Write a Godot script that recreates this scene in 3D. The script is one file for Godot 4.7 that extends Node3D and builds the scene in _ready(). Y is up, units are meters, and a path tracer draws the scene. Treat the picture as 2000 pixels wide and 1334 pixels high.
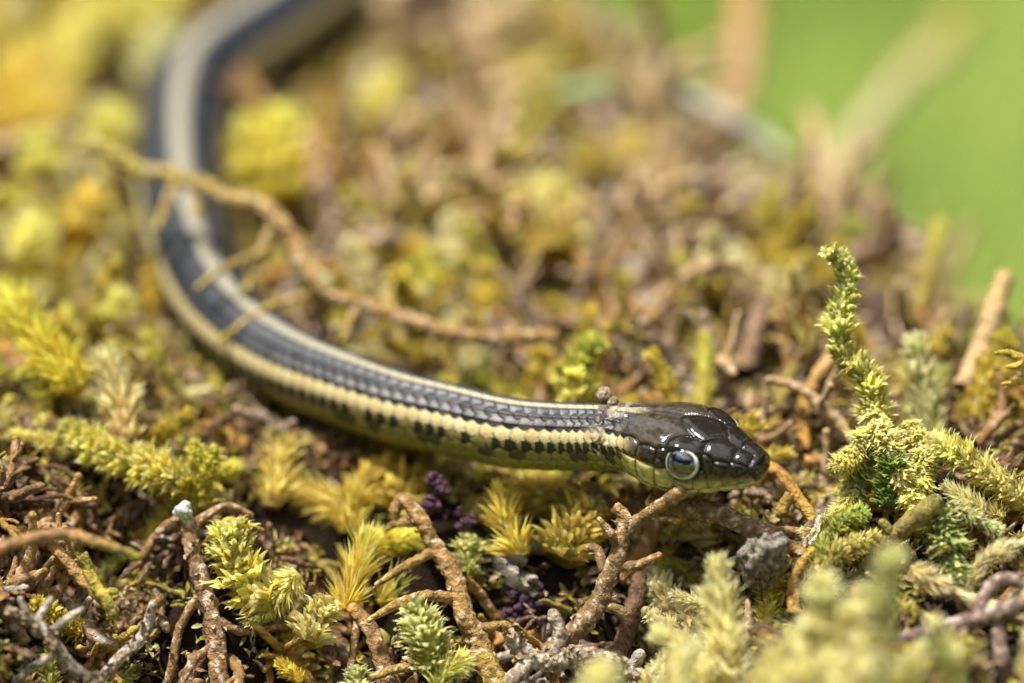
extends Node3D

# ---------------------------------------------------------------- scale: shapes are worked out in millimetres, meshes are committed in metres
const MM := 0.001
const PITCH := 22.0          # the lens looks down by this many degrees
const FOCUS := 400.0         # mm from the lens to the plane in focus
const PX := 0.0535           # mm in that plane for one pixel of the 2000 x 1334 photograph

var rng := RandomNumberGenerator.new()
var grain := FastNoiseLite.new()
var used := {}
var M := {}

# ================================================================ small helpers
class Shape:
	var v := PackedVector3Array()
	var c := PackedColorArray()
	var f := PackedInt32Array()
	func put(p: Vector3, col: Color) -> int:
		v.append(p)
		c.append(col)
		return v.size() - 1
	func tri(i: int, j: int, k: int) -> void:
		f.append(i)
		f.append(j)
		f.append(k)
	func normals() -> PackedVector3Array:
		var n := PackedVector3Array()
		n.resize(v.size())
		for t in range(0, f.size(), 3):
			var a := v[f[t]]
			var q := (v[f[t + 2]] - a).cross(v[f[t + 1]] - a)
			n[f[t]] += q
			n[f[t + 1]] += q
			n[f[t + 2]] += q
		for i in n.size():
			n[i] = n[i].normalized() if n[i].length_squared() > 1e-20 else Vector3.UP
		return n
	func mesh(mat: Material) -> ArrayMesh:
		var n := normals()
		var w := v.duplicate()
		for i in w.size():
			w[i] = w[i] * 0.001
		var a := []
		a.resize(Mesh.ARRAY_MAX)
		a[Mesh.ARRAY_VERTEX] = w
		a[Mesh.ARRAY_NORMAL] = n
		a[Mesh.ARRAY_COLOR] = c
		a[Mesh.ARRAY_INDEX] = f
		var m := ArrayMesh.new()
		m.add_surface_from_arrays(Mesh.PRIMITIVE_TRIANGLES, a)
		m.surface_set_material(0, mat)
		return m

func numbered(called: String) -> String:
	if not used.has(called):
		used[called] = 0
		return called
	used[called] += 1
	return "%s_%03d" % [called, used[called]]

func tag(o: Node3D, label: String, category := "", group := "", kind := "") -> Node3D:
	if label: o.set_meta("label", label)
	if category: o.set_meta("category", category)
	if group: o.set_meta("group", group)
	if kind: o.set_meta("kind", kind)
	return o

func commit(called: String, m: Mesh, parent: Node3D = self, at := Vector3.ZERO) -> MeshInstance3D:
	var o := MeshInstance3D.new()
	o.name = numbered(called) if parent == self else called
	o.mesh = m
	o.position = at * MM
	parent.add_child(o, true)
	return o

func base(called: String, at := Vector3.ZERO) -> Node3D:
	var o := Node3D.new()
	o.name = numbered(called)
	o.position = at * MM
	add_child(o, true)
	return o

func axis_up() -> Vector3:
	return Vector3(0, cos(deg_to_rad(PITCH)), -sin(deg_to_rad(PITCH)))

func axis_forward() -> Vector3:
	return Vector3(0, -sin(deg_to_rad(PITCH)), -cos(deg_to_rad(PITCH)))

# the point seen at a pixel of the photograph, so many mm behind the plane in focus
func spot(x: float, y: float, d: float) -> Vector3:
	var k := PX * (1.0 + d / FOCUS)
	return Vector3((x - 1000.0) * k, 0, 0) + axis_up() * ((667.0 - y) * k) + axis_forward() * d

# the same at a height in mm
func spot_at_height(x: float, y: float, h: float) -> Vector3:
	var v := (667.0 - y) * PX
	var cp := cos(deg_to_rad(PITCH))
	var d := (v * cp - h) / (sin(deg_to_rad(PITCH)) - v * cp / FOCUS)
	return spot(x, y, d)

func pixel(p: Vector3) -> Vector3:
	var d := p.dot(axis_forward())
	var k := PX * (1.0 + d / FOCUS)
	return Vector3(1000.0 + p.x / k, 667.0 - p.dot(axis_up()) / k, d)

func R(a: float, b: float) -> float:
	return rng.randf_range(a, b)

func lin(r: float, g: float, b: float) -> Color:
	return Color(r, g, b, 1.0)

func tint(c: Color, k: float, hue := 0.0) -> Color:
	return Color(c.r * k * (1.0 + hue), c.g * k, c.b * k * (1.0 - hue), 1.0)

func mat(rough: float, spec := 0.5, back := 0.0) -> StandardMaterial3D:
	var m := StandardMaterial3D.new()
	m.vertex_color_use_as_albedo = true
	m.roughness = rough
	m.metallic_specular = spec
	m.cull_mode = BaseMaterial3D.CULL_DISABLED
	if back > 0.0:
		m.backlight_enabled = true
		m.backlight = Color(back, back, back).linear_to_srgb()
	return m

# Catmull-Rom through points, resampled every step mm; extra number per point carried along
func smooth(pts: Array, step: float) -> Array:
	var out := []
	for i in pts.size() - 1:
		var p0: Array = pts[maxi(i - 1, 0)]
		var p1: Array = pts[i]
		var p2: Array = pts[i + 1]
		var p3: Array = pts[mini(i + 2, pts.size() - 1)]
		var a: Vector3 = p1[0]
		var b: Vector3 = p2[0]
		var n := maxi(1, int(ceil(a.distance_to(b) / step)))
		for k in n:
			var t := float(k) / n
			var pos := a.cubic_interpolate(b, p0[0], p3[0], t)
			out.append([pos, lerpf(p1[1], p2[1], t)])
	out.append(pts[-1])
	return out

# ================================================================ tubes: lichen twigs and stems
# path = [[point, radius], ...]; tone = function(along 0..1, point) -> Color
func tube(s: Shape, path: Array, sides: int, knobs: float, tone: Callable, seed_at: float, round_tip := true) -> void:
	var n := path.size()
	if n < 2:
		return
	var t0: Vector3 = (path[1][0] - path[0][0]).normalized()
	var side := t0.cross(Vector3(0.31, 0.9, 0.27)).normalized()
	var rows := []
	for i in n:
		rows.append([path[i][0], path[i][1]])
	if round_tip:
		var e: Vector3 = path[n - 1][0]
		var r: float = path[n - 1][1]
		var d: Vector3 = (e - path[n - 2][0]).normalized()
		rows.append([e + d * r * 0.55, r * 0.82])
		rows.append([e + d * r * 0.9, r * 0.45])
		rows.append([e + d * r * 1.0, r * 0.05])
	var first := s.v.size()
	var m := rows.size()
	for i in m:
		var p: Vector3 = rows[i][0]
		var d: Vector3 = (rows[mini(i + 1, m - 1)][0] - rows[maxi(i - 1, 0)][0]).normalized()
		side = (side - d * side.dot(d)).normalized()
		var up := d.cross(side)
		for k in sides:
			var a := TAU * k / sides
			var dir := side * cos(a) + up * sin(a)
			var q: Vector3 = p + dir * float(rows[i][1])
			var bump := grain.get_noise_3d(q.x * 55.0 + seed_at, q.y * 55.0, q.z * 55.0) + 0.6 * grain.get_noise_3d(q.x * 170.0, q.y * 170.0 + seed_at, q.z * 170.0)
			s.put(q + dir * bump * knobs * float(rows[i][1]), tone.call(float(i) / (m - 1), q))
	for i in m - 1:
		for k in sides:
			var a := first + i * sides + k
			var b := first + i * sides + (k + 1) % sides
			s.tri(a, a + sides, b)
			s.tri(b, a + sides, b + sides)

# how a twig is coloured: body colour, tip colour, amount of pale crust
func twig_tone(body: Color, tip: Color, crust: float, at: float) -> Callable:
	return func(t: float, q: Vector3) -> Color:
		var n := grain.get_noise_3d(q.x * 40.0 + at, q.y * 40.0, q.z * 40.0)
		var fine := grain.get_noise_3d(q.x * 190.0, q.y * 190.0 + at, q.z * 190.0)
		var c := body.lerp(tip, clampf((t - 0.55) * 2.2 + n * 0.4, 0.0, 1.0))
		c = tint(c, 1.0 + 0.45 * n + 0.5 * fine, 0.12 * n)
		var w := clampf((n * 0.7 + fine * 0.6 + crust - 0.45) * 5.0, 0.0, 1.0)
		if crust > 0.0 and w > 0.0:
			c = c.lerp(tint(lin(0.50, 0.44, 0.36), 1.0 + 0.6 * fine), w * 0.85)
		return c

# thin flaking scraps standing off a twig
func flakes(s: Shape, path: Array, count: int, col: Color) -> void:
	for i in count:
		var k := rng.randi_range(0, path.size() - 2)
		var p: Vector3 = path[k][0]
		var r: float = path[k][1]
		var d: Vector3 = (path[k + 1][0] - p).normalized()
		var out := (Vector3(R(-1, 1), R(-0.6, 1), R(-0.4, 1))).normalized()
		out = (out - d * out.dot(d)).normalized()
		leaf(s, p + out * r * 0.85, (d * R(-1, 1) + out * 0.55).normalized(), out, R(0.5, 1.1), R(0.5, 0.9), 0.3, 0.2, tint(col, R(0.6, 1.2)), tint(col, R(0.8, 1.4)))

# a generic forked twig growing along +z from the origin, in mm
func forked_twig(s: Shape, length: float, radius: float, forks: int, body: Color, tip: Color, crust: float, sides := 7) -> Array:
	var at := R(0, 900)
	var tone := twig_tone(body, tip, crust, at)
	var pts := [[Vector3.ZERO, radius]]
	var dir := Vector3(0, 0, 1)
	var n := 6
	for i in n:
		dir = (dir + Vector3(R(-0.4, 0.4), R(-0.3, 0.36), R(-0.2, 0.2))).normalized()
		pts.append([pts[-1][0] + dir * length / n, radius * lerpf(1.0, 0.6, float(i + 1) / n) * R(0.88, 1.14)])
	var path := smooth(pts, 0.55)
	tube(s, path, sides, 0.32, tone, at)
	for j in forks:
		var k := int(path.size() * R(0.2, 0.85))
		k = clampi(k, 1, path.size() - 2)
		var p: Vector3 = path[k][0]
		var along: Vector3 = (path[k + 1][0] - path[k - 1][0]).normalized()
		var out := Vector3(R(-1, 1), R(-0.7, 0.9), R(-1, 1)).normalized()
		out = (out - along * out.dot(along)).normalized()
		var bd := (along * 0.75 + out).normalized()
		var bl := length * R(0.2, 0.45)
		var br: float = path[k][1] * R(0.55, 0.8)
		var b := [[p, br]]
		for i in 3:
			bd = (bd + Vector3(R(-0.35, 0.35), R(-0.25, 0.4), R(-0.35, 0.35))).normalized()
			b.append([b[-1][0] + bd * bl / 3.0, br * lerpf(1.0, 0.7, (i + 1) / 3.0)])
		tube(s, smooth(b, 0.55), sides, 0.32, tone, at + j * 13.0)
	return path

# ================================================================ moss
# a pointed, cupped leaf: four faces
func leaf(s: Shape, p: Vector3, d: Vector3, n: Vector3, l: float, w: float, cup: float, curl: float, c0: Color, c1: Color) -> void:
	var side := d.cross(n).normalized()
	var up := side.cross(d)
	var b := s.put(p, c0)
	var mid := c0.lerp(c1, 0.5)
	var a := s.put(p + d * l * 0.42 + side * w * 0.5 + up * w * cup, mid)
	var m := s.put(p + d * l * 0.48 - up * w * cup * 0.3, c0.lerp(c1, 0.3))
	var e := s.put(p + d * l * 0.42 - side * w * 0.5 + up * w * cup, mid)
	var q := s.put(p + d * l * 0.8 + side * w * 0.3 + up * (w * cup * 0.5 - l * curl * 0.6), c1)
	var r := s.put(p + d * l * 0.8 - side * w * 0.3 + up * (w * cup * 0.5 - l * curl * 0.6), c1)
	var t := s.put(p + d * l * 0.98 - up * l * curl, c1)
	s.tri(b, a, m)
	s.tri(b, m, e)
	s.tri(a, q, m)
	s.tri(m, q, r)
	s.tri(m, r, e)
	s.tri(q, t, r)

# leaves round a stem. style: [leaves per mm, leaf length, leaf width, angle from the stem at its foot, at its tip, cup, curl outwards]
func leafy(s: Shape, path: Array, half: float, style: Array, c0: Color, c1: Color, fresh: Color) -> void:
	var n := path.size()
	var total := 0.0
	for i in n - 1:
		total += path[i][0].distance_to(path[i + 1][0])
	var count := int(total * style[0])
	var turn := R(0, TAU)
	var shift := R(0, 900)
	for i in count:
		var t := (i + 0.5) / count
		t = pow(t, 0.92)
		var x := t * (n - 1)
		var k := mini(int(x), n - 2)
		var p: Vector3 = path[k][0].lerp(path[k + 1][0], x - k)
		var d: Vector3 = (path[k + 1][0] - path[k][0]).normalized()
		var ref := d.cross(Vector3(0.2, 0.3, 0.93)).normalized()
		turn += 2.39996 + R(-0.7, 0.7)
		var out := ref * cos(turn) + d.cross(ref) * sin(turn)
		var clump := grain.get_noise_3d(p.x * 45.0 + shift, p.y * 45.0, p.z * 45.0 + turn * 0.0)
		var ang := deg_to_rad(lerpf(style[3], style[4], t) + R(-18, 18) + clump * 16.0)
		var grow: float = lerpf(0.8, 1.0, sin(PI * clampf(t * 1.15, 0.0, 1.0))) * (1.0 if t < 0.85 else lerpf(1.0, 0.72, (t - 0.85) / 0.15))
		grow *= 1.0 + 0.35 * clump
		var l: float = style[1] * half * grow * R(0.6, 1.3)
		var dir := (d * cos(ang) + out * sin(ang)).normalized()
		dir = (dir + d.cross(out) * R(-0.3, 0.3)).normalized()
		var worn := R(0.6, 1.3) * (1.0 + 0.35 * clump)
		var a := c0.lerp(fresh, clampf(t * 1.1 - 0.2 + R(-0.35, 0.35), 0.0, 1.0))
		leaf(s, p + out * half * float(style[7]) * R(0.75, 1.05) * (1.0 + 0.2 * clump) * (1.0 - 0.4 * t * t * t), dir, -out.slide(dir).normalized(), l, style[2] * half * R(0.7, 1.25), style[5] * R(0.5, 1.3), style[6] * R(-0.2, 1.8), tint(a, worn, R(-0.06, 0.06)), tint(c1.lerp(a, R(0.0, 0.75)), worn))

const IMBRICATE := [105.0, 0.66, 0.27, 34.0, 20.0, 0.42, 0.30, 0.60]
const PLUMP := [105.0, 0.64, 0.27, 48.0, 30.0, 0.46, 0.20, 0.60]
const FEATHER := [95.0, 0.95, 0.13, 46.0, 24.0, 0.34, 0.10, 0.40]
const BRUSH := [100.0, 1.3, 0.085, 36.0, 14.0, 0.25, 0.02, 0.30]

# the swollen body of a shoot, which the leaves clothe
func core(s: Shape, path: Array, share: float, col: Color) -> void:
	var thin := []
	var n := path.size()
	for i in n:
		thin.append([path[i][0], path[i][1] * share * (1.0 - 0.45 * pow(float(i) / n, 3.0))])
	tube(s, thin, 7, 0.3, func(_t, q): return tint(col, 1.0 + 0.5 * grain.get_noise_3dv(q * 60.0)), 1.0)

# ================================================================ terrain of the mound
const GX0 := -210.0
const GZ0 := -270.0
const GS := 3.0
const GNX := 142
const GNZ := 134
var heights := PackedFloat32Array()
var knots := []      # Vector3 points the moss bed runs through

func ridge_drop(x: float, z: float) -> float:
	# beyond this line the mound falls away to the meadow
	var line := [Vector2(-230, -215), Vector2(-40, -168), Vector2(-4, -126), Vector2(17, -94), Vector2(33, -66), Vector2(36, -44), Vector2(46, -31), Vector2(70, -16), Vector2(120, 10), Vector2(240, 40)]
	var best := 1e9
	var p := Vector2(x, z)
	for i in line.size() - 1:
		var a: Vector2 = line[i]
		var b: Vector2 = line[i + 1]
		var q := Geometry2D.get_closest_point_to_segment(p, a, b)
		var dd := p.distance_to(q)
		if dd < absf(best):
			best = dd * signf((b - a).cross(p - a))
	return -best  # positive beyond

func make_heights() -> void:
	heights.resize(GNX * GNZ)
	var ks := PackedVector3Array(knots)
	for j in GNZ:
		for i in GNX:
			var x := GX0 + i * GS
			var z := GZ0 + j * GS
			var sum := 0.0
			var wsum := 0.0
			for k in ks:
				var dx := x - k.x
				var dz := z - k.z
				var q := dx * dx + dz * dz + 6.0
				var w := 1.0 / (q * q)
				sum += w * k.y
				wsum += w
			var h := sum / wsum
			var r := ridge_drop(x, z)
			h -= 0.85 * sqrt(maxf(0.0, r + 4.0) * 14.0) + 1.1 * maxf(0.0, r - 6.0)
			var edge := minf(minf(x - GX0, GX0 + (GNX - 1) * GS - x), minf(z - GZ0, GZ0 + (GNZ - 1) * GS - z))
			h = lerpf(-330.0, h, smoothstep(0.0, 95.0, edge))
			h += 1.5 * grain.get_noise_3d(x * 7.0, 0, z * 7.0) + 1.1 * grain.get_noise_3d(x * 22.0, 40, z * 22.0)
			heights[j * GNX + i] = maxf(h, -330.0)

func ground(x: float, z: float) -> float:
	var u := clampf((x - GX0) / GS, 0.0, GNX - 1.001)
	var w := clampf((z - GZ0) / GS, 0.0, GNZ - 1.001)
	var i := int(u)
	var j := int(w)
	var a := lerpf(heights[j * GNX + i], heights[j * GNX + i + 1], u - i)
	var b := lerpf(heights[(j + 1) * GNX + i], heights[(j + 1) * GNX + i + 1], u - i)
	return lerpf(a, b, w - j)

func slope(x: float, z: float) -> Vector3:
	return Vector3(ground(x - 2, z) - ground(x + 2, z), 4.0, ground(x, z - 2) - ground(x, z + 2)).normalized()

# ================================================================ snake
var spine := []        # [point, distance from the snout]
const HEAD := 16.6
# distance behind the snout -> half width, height above the axis, depth below it
const FORM := [
	[0.0, 0.05, 0.05, 0.05], [0.12, 0.85, 0.6, 0.6], [0.4, 1.35, 0.95, 1.0], [1.0, 1.9, 1.2, 1.45], [2.0, 2.4, 1.55, 2.05], [3.5, 3.0, 2.0, 2.6], [5.0, 3.75, 2.55, 3.05], [7.0, 4.6, 3.1, 3.35], [9.0, 5.2, 3.6, 3.45], [11.0, 5.35, 3.65, 3.5],
	[13.0, 4.95, 3.5, 3.45], [15.0, 4.25, 3.3, 3.4], [17.0, 3.7, 3.2, 3.35], [20.0, 3.55, 3.35, 3.4], [30.0, 3.65, 3.6, 3.55], [55.0, 4.0, 3.9, 3.9], [80.0, 4.6, 4.5, 4.4], [110.0, 5.5, 5.3, 5.2], [150.0, 5.8, 5.6, 5.5], [260.0, 5.6, 5.4, 5.4]]

func form(s: float) -> Vector3:
	for i in FORM.size() - 1:
		if s <= FORM[i + 1][0]:
			var t := (s - float(FORM[i][0])) / (float(FORM[i + 1][0]) - float(FORM[i][0]))
			return Vector3(lerpf(FORM[i][1], FORM[i + 1][1], t), lerpf(FORM[i][2], FORM[i + 1][2], t), lerpf(FORM[i][3], FORM[i + 1][3], t))
	return Vector3(FORM[-1][1], FORM[-1][2], FORM[-1][3])

func form_smooth(s: float) -> Vector3:
	if s < 1.2:
		return form(s)
	var w := minf(0.25 * s, 1.2)
	return (form(s - w) + form(s) * 2.0 + form(s + w) + form(s - w * 0.5) * 2.0 + form(s + w * 0.5) * 2.0) / 8.0

func spine_at(s: float) -> Vector3:
	var lo := 0
	var hi := spine.size() - 1
	while hi - lo > 1:
		var m := (lo + hi) / 2
		if spine[m][1] <= s:
			lo = m
		else:
			hi = m
	var t := clampf((s - float(spine[lo][1])) / maxf(1e-6, float(spine[hi][1]) - float(spine[lo][1])), 0.0, 1.0)
	return spine[lo][0].lerp(spine[hi][0], t)

# [centre, forward, up, right (towards the lens), half width, top, bottom]
func section(s: float) -> Array:
	var p := spine_at(s)
	var w := clampf(s * 0.5, 1.0, 3.0)
	var fwd := (spine_at(maxf(s - w, 0.0)) - spine_at(s + w)).normalized()
	var up := (Vector3.UP - fwd * fwd.y).normalized()
	var right := fwd.cross(up).normalized()
	var roll := deg_to_rad(lerpf(HEAD_ROLL, 0.0, smoothstep(8.0, 22.0, s)))
	var u2 := up * cos(roll) + right * sin(roll)
	var r2 := right * cos(roll) - up * sin(roll)
	return [p, fwd, u2, r2, form_smooth(s)]
const HEAD_ROLL := 8.0

func round_point(sec: Array, phi: float, grow: float, e: float) -> Vector3:
	var f: Vector3 = sec[4]
	var cs := cos(phi)
	var sn := sin(phi)
	var y := signf(cs) * pow(absf(cs), e) * (f.y if cs > 0.0 else f.z)
	var z := signf(sn) * pow(absf(sn), e) * f.x
	var off: Vector3 = sec[2] * y + sec[3] * z
	return sec[0] + off + off.normalized() * grow

# head plates: [behind the snout, degrees from the crown, reach along, reach across, tone]
const PLATES := [
	[0.15, 60.0, 0.9, 1.5, 0], [1.9, 24.0, 0.85, 0.95, 0], [3.9, 26.0, 1.15, 1.25, 0], [7.0, 0.0, 2.1, 1.25, 0], [7.3, 44.0, 1.7, 0.95, 0], [12.3, 24.0, 3.3, 1.9, 1],
	[1.9, 76.0, 0.85, 0.8, 0], [3.5, 74.0, 0.8, 0.7, 2], [4.9, 70.0, 0.6, 0.75, 0], [9.6, 66.0, 0.65, 0.6, 3], [9.9, 80.0, 0.6, 0.5, 3], [11.8, 70.0, 1.3, 0.8, 3], [14.2, 66.0, 1.1, 0.9, 3],
	[1.3, 104.0, 0.75, 0.8, 2], [2.8, 104.0, 0.75, 0.8, 2], [4.2, 104.0, 0.75, 0.8, 4], [5.7, 106.0, 0.8, 0.9, 4], [7.5, 108.0, 1.0, 1.0, 5], [9.6, 104.0, 1.15, 1.1, 5], [12.0, 100.0, 1.3, 1.2, 5], [14.4, 98.0, 1.2, 1.2, 5],
	[1.4, 136.0, 0.9, 0.8, 6], [3.2, 136.0, 0.9, 0.8, 6], [5.2, 136.0, 1.0, 0.8, 6], [7.4, 136.0, 1.1, 0.8, 6], [9.8, 134.0, 1.2, 0.9, 6], [12.4, 132.0, 1.4, 0.9, 6],
	[3.0, 172.0, 1.8, 1.0, 6], [7.0, 172.0, 2.2, 1.2, 6], [11.5, 170.0, 2.6, 1.4, 6]]
var plate_spots := []

func local_point(s: float, deg: float) -> Vector3:
	var f := form_smooth(s)
	var a := deg_to_rad(deg)
	var cs := cos(a)
	return Vector3(s, signf(cs) * pow(absf(cs), 0.76) * (f.y if cs > 0.0 else f.z), signf(sin(a)) * pow(absf(sin(a)), 0.76) * f.x)

# [height in mm, colour] of the head's plates
func plates(s: float, deg: float) -> Array:
	var q := local_point(s, deg)
	q.z = absf(q.z)
	var b1 := 1e9
	var b2 := 1e9
	var i1 := 0
	var size := 1.0
	for i in plate_spots.size():
		var P: Array = plate_spots[i]
		var d: Vector3 = q - P[0]
		var k := sqrt(d.x * d.x / (P[1] * P[1]) + (d.y * d.y + d.z * d.z) / (P[2] * P[2]))
		if k < b1:
			b2 = b1
			b1 = k
			i1 = i
			size = minf(P[1], P[2])
		elif k < b2:
			b2 = k
	# the crown's plates meet along its middle line
	var gap := (b2 - b1) * size
	var deg_a := absf(deg)
	var brow := exp(-pow((s - EYE_S - 0.1) / 1.9, 2.0) - pow((deg_a - 50.0) / 13.0, 2.0))
	var socket := exp(-pow((pow((s - EYE_S) / 2.05, 2.0) + pow((deg_a - EYE_DEG - 2.0) / 26.0, 2.0)), 2.0))
	if i1 in [1, 2, 5]:
		gap = minf(gap, q.z * 0.75)
	var groove := 1.0 - smoothstep(0.01, 0.15, gap)
	var n := grain.get_noise_3d(s * 60.0, deg * 6.0, 7.0)
	var c: Color
	var dark := lin(0.014, 0.010, 0.007)
	var side := smoothstep(84.0, 108.0, deg_a + (6.0 - s) * -2.0)
	match int(PLATES[i1][4]):
		0: c = dark
		1: c = lin(0.036, 0.027, 0.016)
		2: c = dark.lerp(lin(0.30, 0.25, 0.09), smoothstep(86.0, 112.0, deg_a))
		3: c = lin(0.022, 0.017, 0.012) if s < 12.6 else lin(0.06, 0.045, 0.03)
		4: c = lin(0.06, 0.045, 0.02).lerp(lin(0.42, 0.36, 0.14), smoothstep(92.0, 110.0, deg_a))
		5: c = lin(0.40, 0.34, 0.13)
		_: c = lin(0.46, 0.42, 0.19)
	if int(PLATES[i1][4]) >= 4:
		var rim := smoothstep(0.35, 0.95, (s - float(PLATES[i1][0])) / float(PLATES[i1][2]))
		if deg_a < 120.0:
			c = c.lerp(lin(0.12, 0.09, 0.03), rim * 0.55)
	if int(PLATES[i1][4]) == 1:
		c = tint(c, 1.0 + 0.25 * n + 0.35 * grain.get_noise_3d(s * 14.0, deg * 1.6, 70.0) + 0.3 * grain.get_noise_3d(s * 190.0, deg * 16.0, 7.0))
		c = c.lerp(lin(0.03, 0.024, 0.016), 0.7 * (1.0 - smoothstep(8.0, 10.5, s)))
	c = tint(c, 1.0 + 0.3 * n)
	c = c.lerp(tint(c, 0.3), groove * 0.9)
	c = c.lerp(lin(0.03, 0.022, 0.012), clampf(socket * 1.3, 0.0, 0.9))
	# the mouth
	var mouth := exp(-pow((deg_a - 121.0 + 3.0 * sin(s * 0.5)) / 2.4, 2.0)) if s < 12.8 else 0.0
	c = c.lerp(lin(0.02, 0.015, 0.008), mouth * 0.8)
	var nostril := exp(-(pow((s - 1.8) / 0.3, 2.0) + pow((deg_a - 74.0) / 9.0, 2.0)))
	c = c.lerp(lin(0.004, 0.003, 0.003), minf(1.0, nostril * 1.6))
	var hgt := -0.17 * groove + 0.30 * sqrt(minf(1.0, gap / 1.05)) - 0.10 * mouth - 0.4 * nostril + 0.02 * n + 0.55 * brow - 1.0 * socket
	return [hgt, c]

const ROWS := [0.0, 15.0, 31.0, 48.0, 66.0, 84.0, 102.0, 119.0, 136.0]
func row_of(deg: float) -> float:
	var a := absf(deg)
	for i in ROWS.size() - 1:
		if a <= ROWS[i + 1]:
			return signf(deg) * (i + (a - ROWS[i]) / (ROWS[i + 1] - ROWS[i]))
	return signf(deg) * 8.0

# [height, colour] of the body's overlapping keeled scales
func scales(s: float, deg: float) -> Array:
	var pitch := lerpf(1.15, 1.5, smoothstep(16.0, 26.0, s))
	pitch = 1.5
	if absf(deg) > 119.0:
		var x := s / 2.0
		var saw := x - floorf(x)
		var cc := lin(0.21, 0.18, 0.055)
		cc = cc.lerp(lin(0.12, 0.10, 0.03), smoothstep(0.88, 1.0, saw))
		return [0.10 * saw, tint(cc, 0.9 + 0.2 * grain.get_noise_2d(s * 50.0, deg * 4.0))]
	var back := smoothstep(35.0, 75.0, s)
	var rc := row_of(deg / lerpf(1.0, 1.16, back))
	var along := s if s > 28.0 else 28.0 - (28.0 - s) * (1.0 + 0.35 * (28.0 - s) / 13.0)
	var i0 := int(roundf(rc))
	var best := -9.0
	var bi := 0
	var bj := 0
	var bda := 0.0
	var bds := 0.0
	for i in range(i0 - 1, i0 + 2):
		var off := 0.5 if absi(i) % 2 == 1 else 0.0
		var j0 := int(floorf(along / pitch - off))
		var da := rc - i
		var wide := 0.74 if absi(i) == 4 else 0.62
		for j in range(j0 - 1, j0 + 2):
			var ds := (along - (j + off) * pitch) / pitch
			var r := da * da / wide + ds * ds / 1.05
			if r < 1.0:
				var h := 0.55 * ds + 0.36 * sqrt(1.0 - r) - 0.12 * absf(da) + (0.12 if absi(i) == 4 else 0.0)
				if h > best:
					best = h
					bi = i
					bj = j
					bda = da
					bds = ds
	if best < -8.0:
		return [-0.18, lin(0.01, 0.01, 0.01)]
	var key := sin(bi * 12.9898 + bj * 78.233) * 43758.5453
	key = key - floorf(key)
	var a := absi(bi)
	var c: Color
	var edge := smoothstep(0.55, 1.0, bda * bda / 0.66 + bds * bds / 1.05)
	match a:
		0:
			c = lin(0.33, 0.285, 0.18).lerp(lin(0.25, 0.228, 0.165), back) if absf(deg) < lerpf(7.0, 10.5, back) else lin(0.026, 0.027, 0.033)
		1:
			c = lin(0.36, 0.31, 0.19).lerp(lin(0.25, 0.228, 0.165), back) if absf(deg) < lerpf(7.0, 10.5, back) else lin(0.026, 0.027, 0.033)
		2, 3:
			c = lin(0.019, 0.021, 0.028).lerp(lin(0.055, 0.043, 0.037), key * 0.7 * (1.0 - back))
			if fmod(bj + 60 + a, 3.0) < 0.5:
				c = tint(c, 0.5)
		4:
			c = lin(0.54, 0.46, 0.25).lerp(lin(0.48, 0.34, 0.14), key * 0.8).lerp(lin(0.36, 0.31, 0.16), back * 0.8)
		5:
			var blotch := (s < 30.0) or (key > 0.12)
			c = lin(0.012, 0.011, 0.009) if blotch and absf(deg) < 112.0 and bds < 0.7 else lin(0.16, 0.13, 0.04)
		6:
			c = lin(0.18, 0.15, 0.045) if key > 0.36 else lin(0.05, 0.042, 0.02)
		_:
			c = lin(0.21, 0.18, 0.055)
	if a <= 3 and a >= 1:
		c = tint(c, 0.8 + 0.5 * key)
	c = c.lerp(tint(c, 0.38), edge * (0.85 if a >= 4 else 0.6))
	c = tint(c, 1.0 + 0.22 * grain.get_noise_2d(s * 90.0, deg * 9.0))
	var keel := 0.20 * exp(-bda * bda / 0.012) if a <= 3 else 0.0
	return [(0.36 if a <= 3 else 0.28) * best + 0.5 * keel, c]

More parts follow.
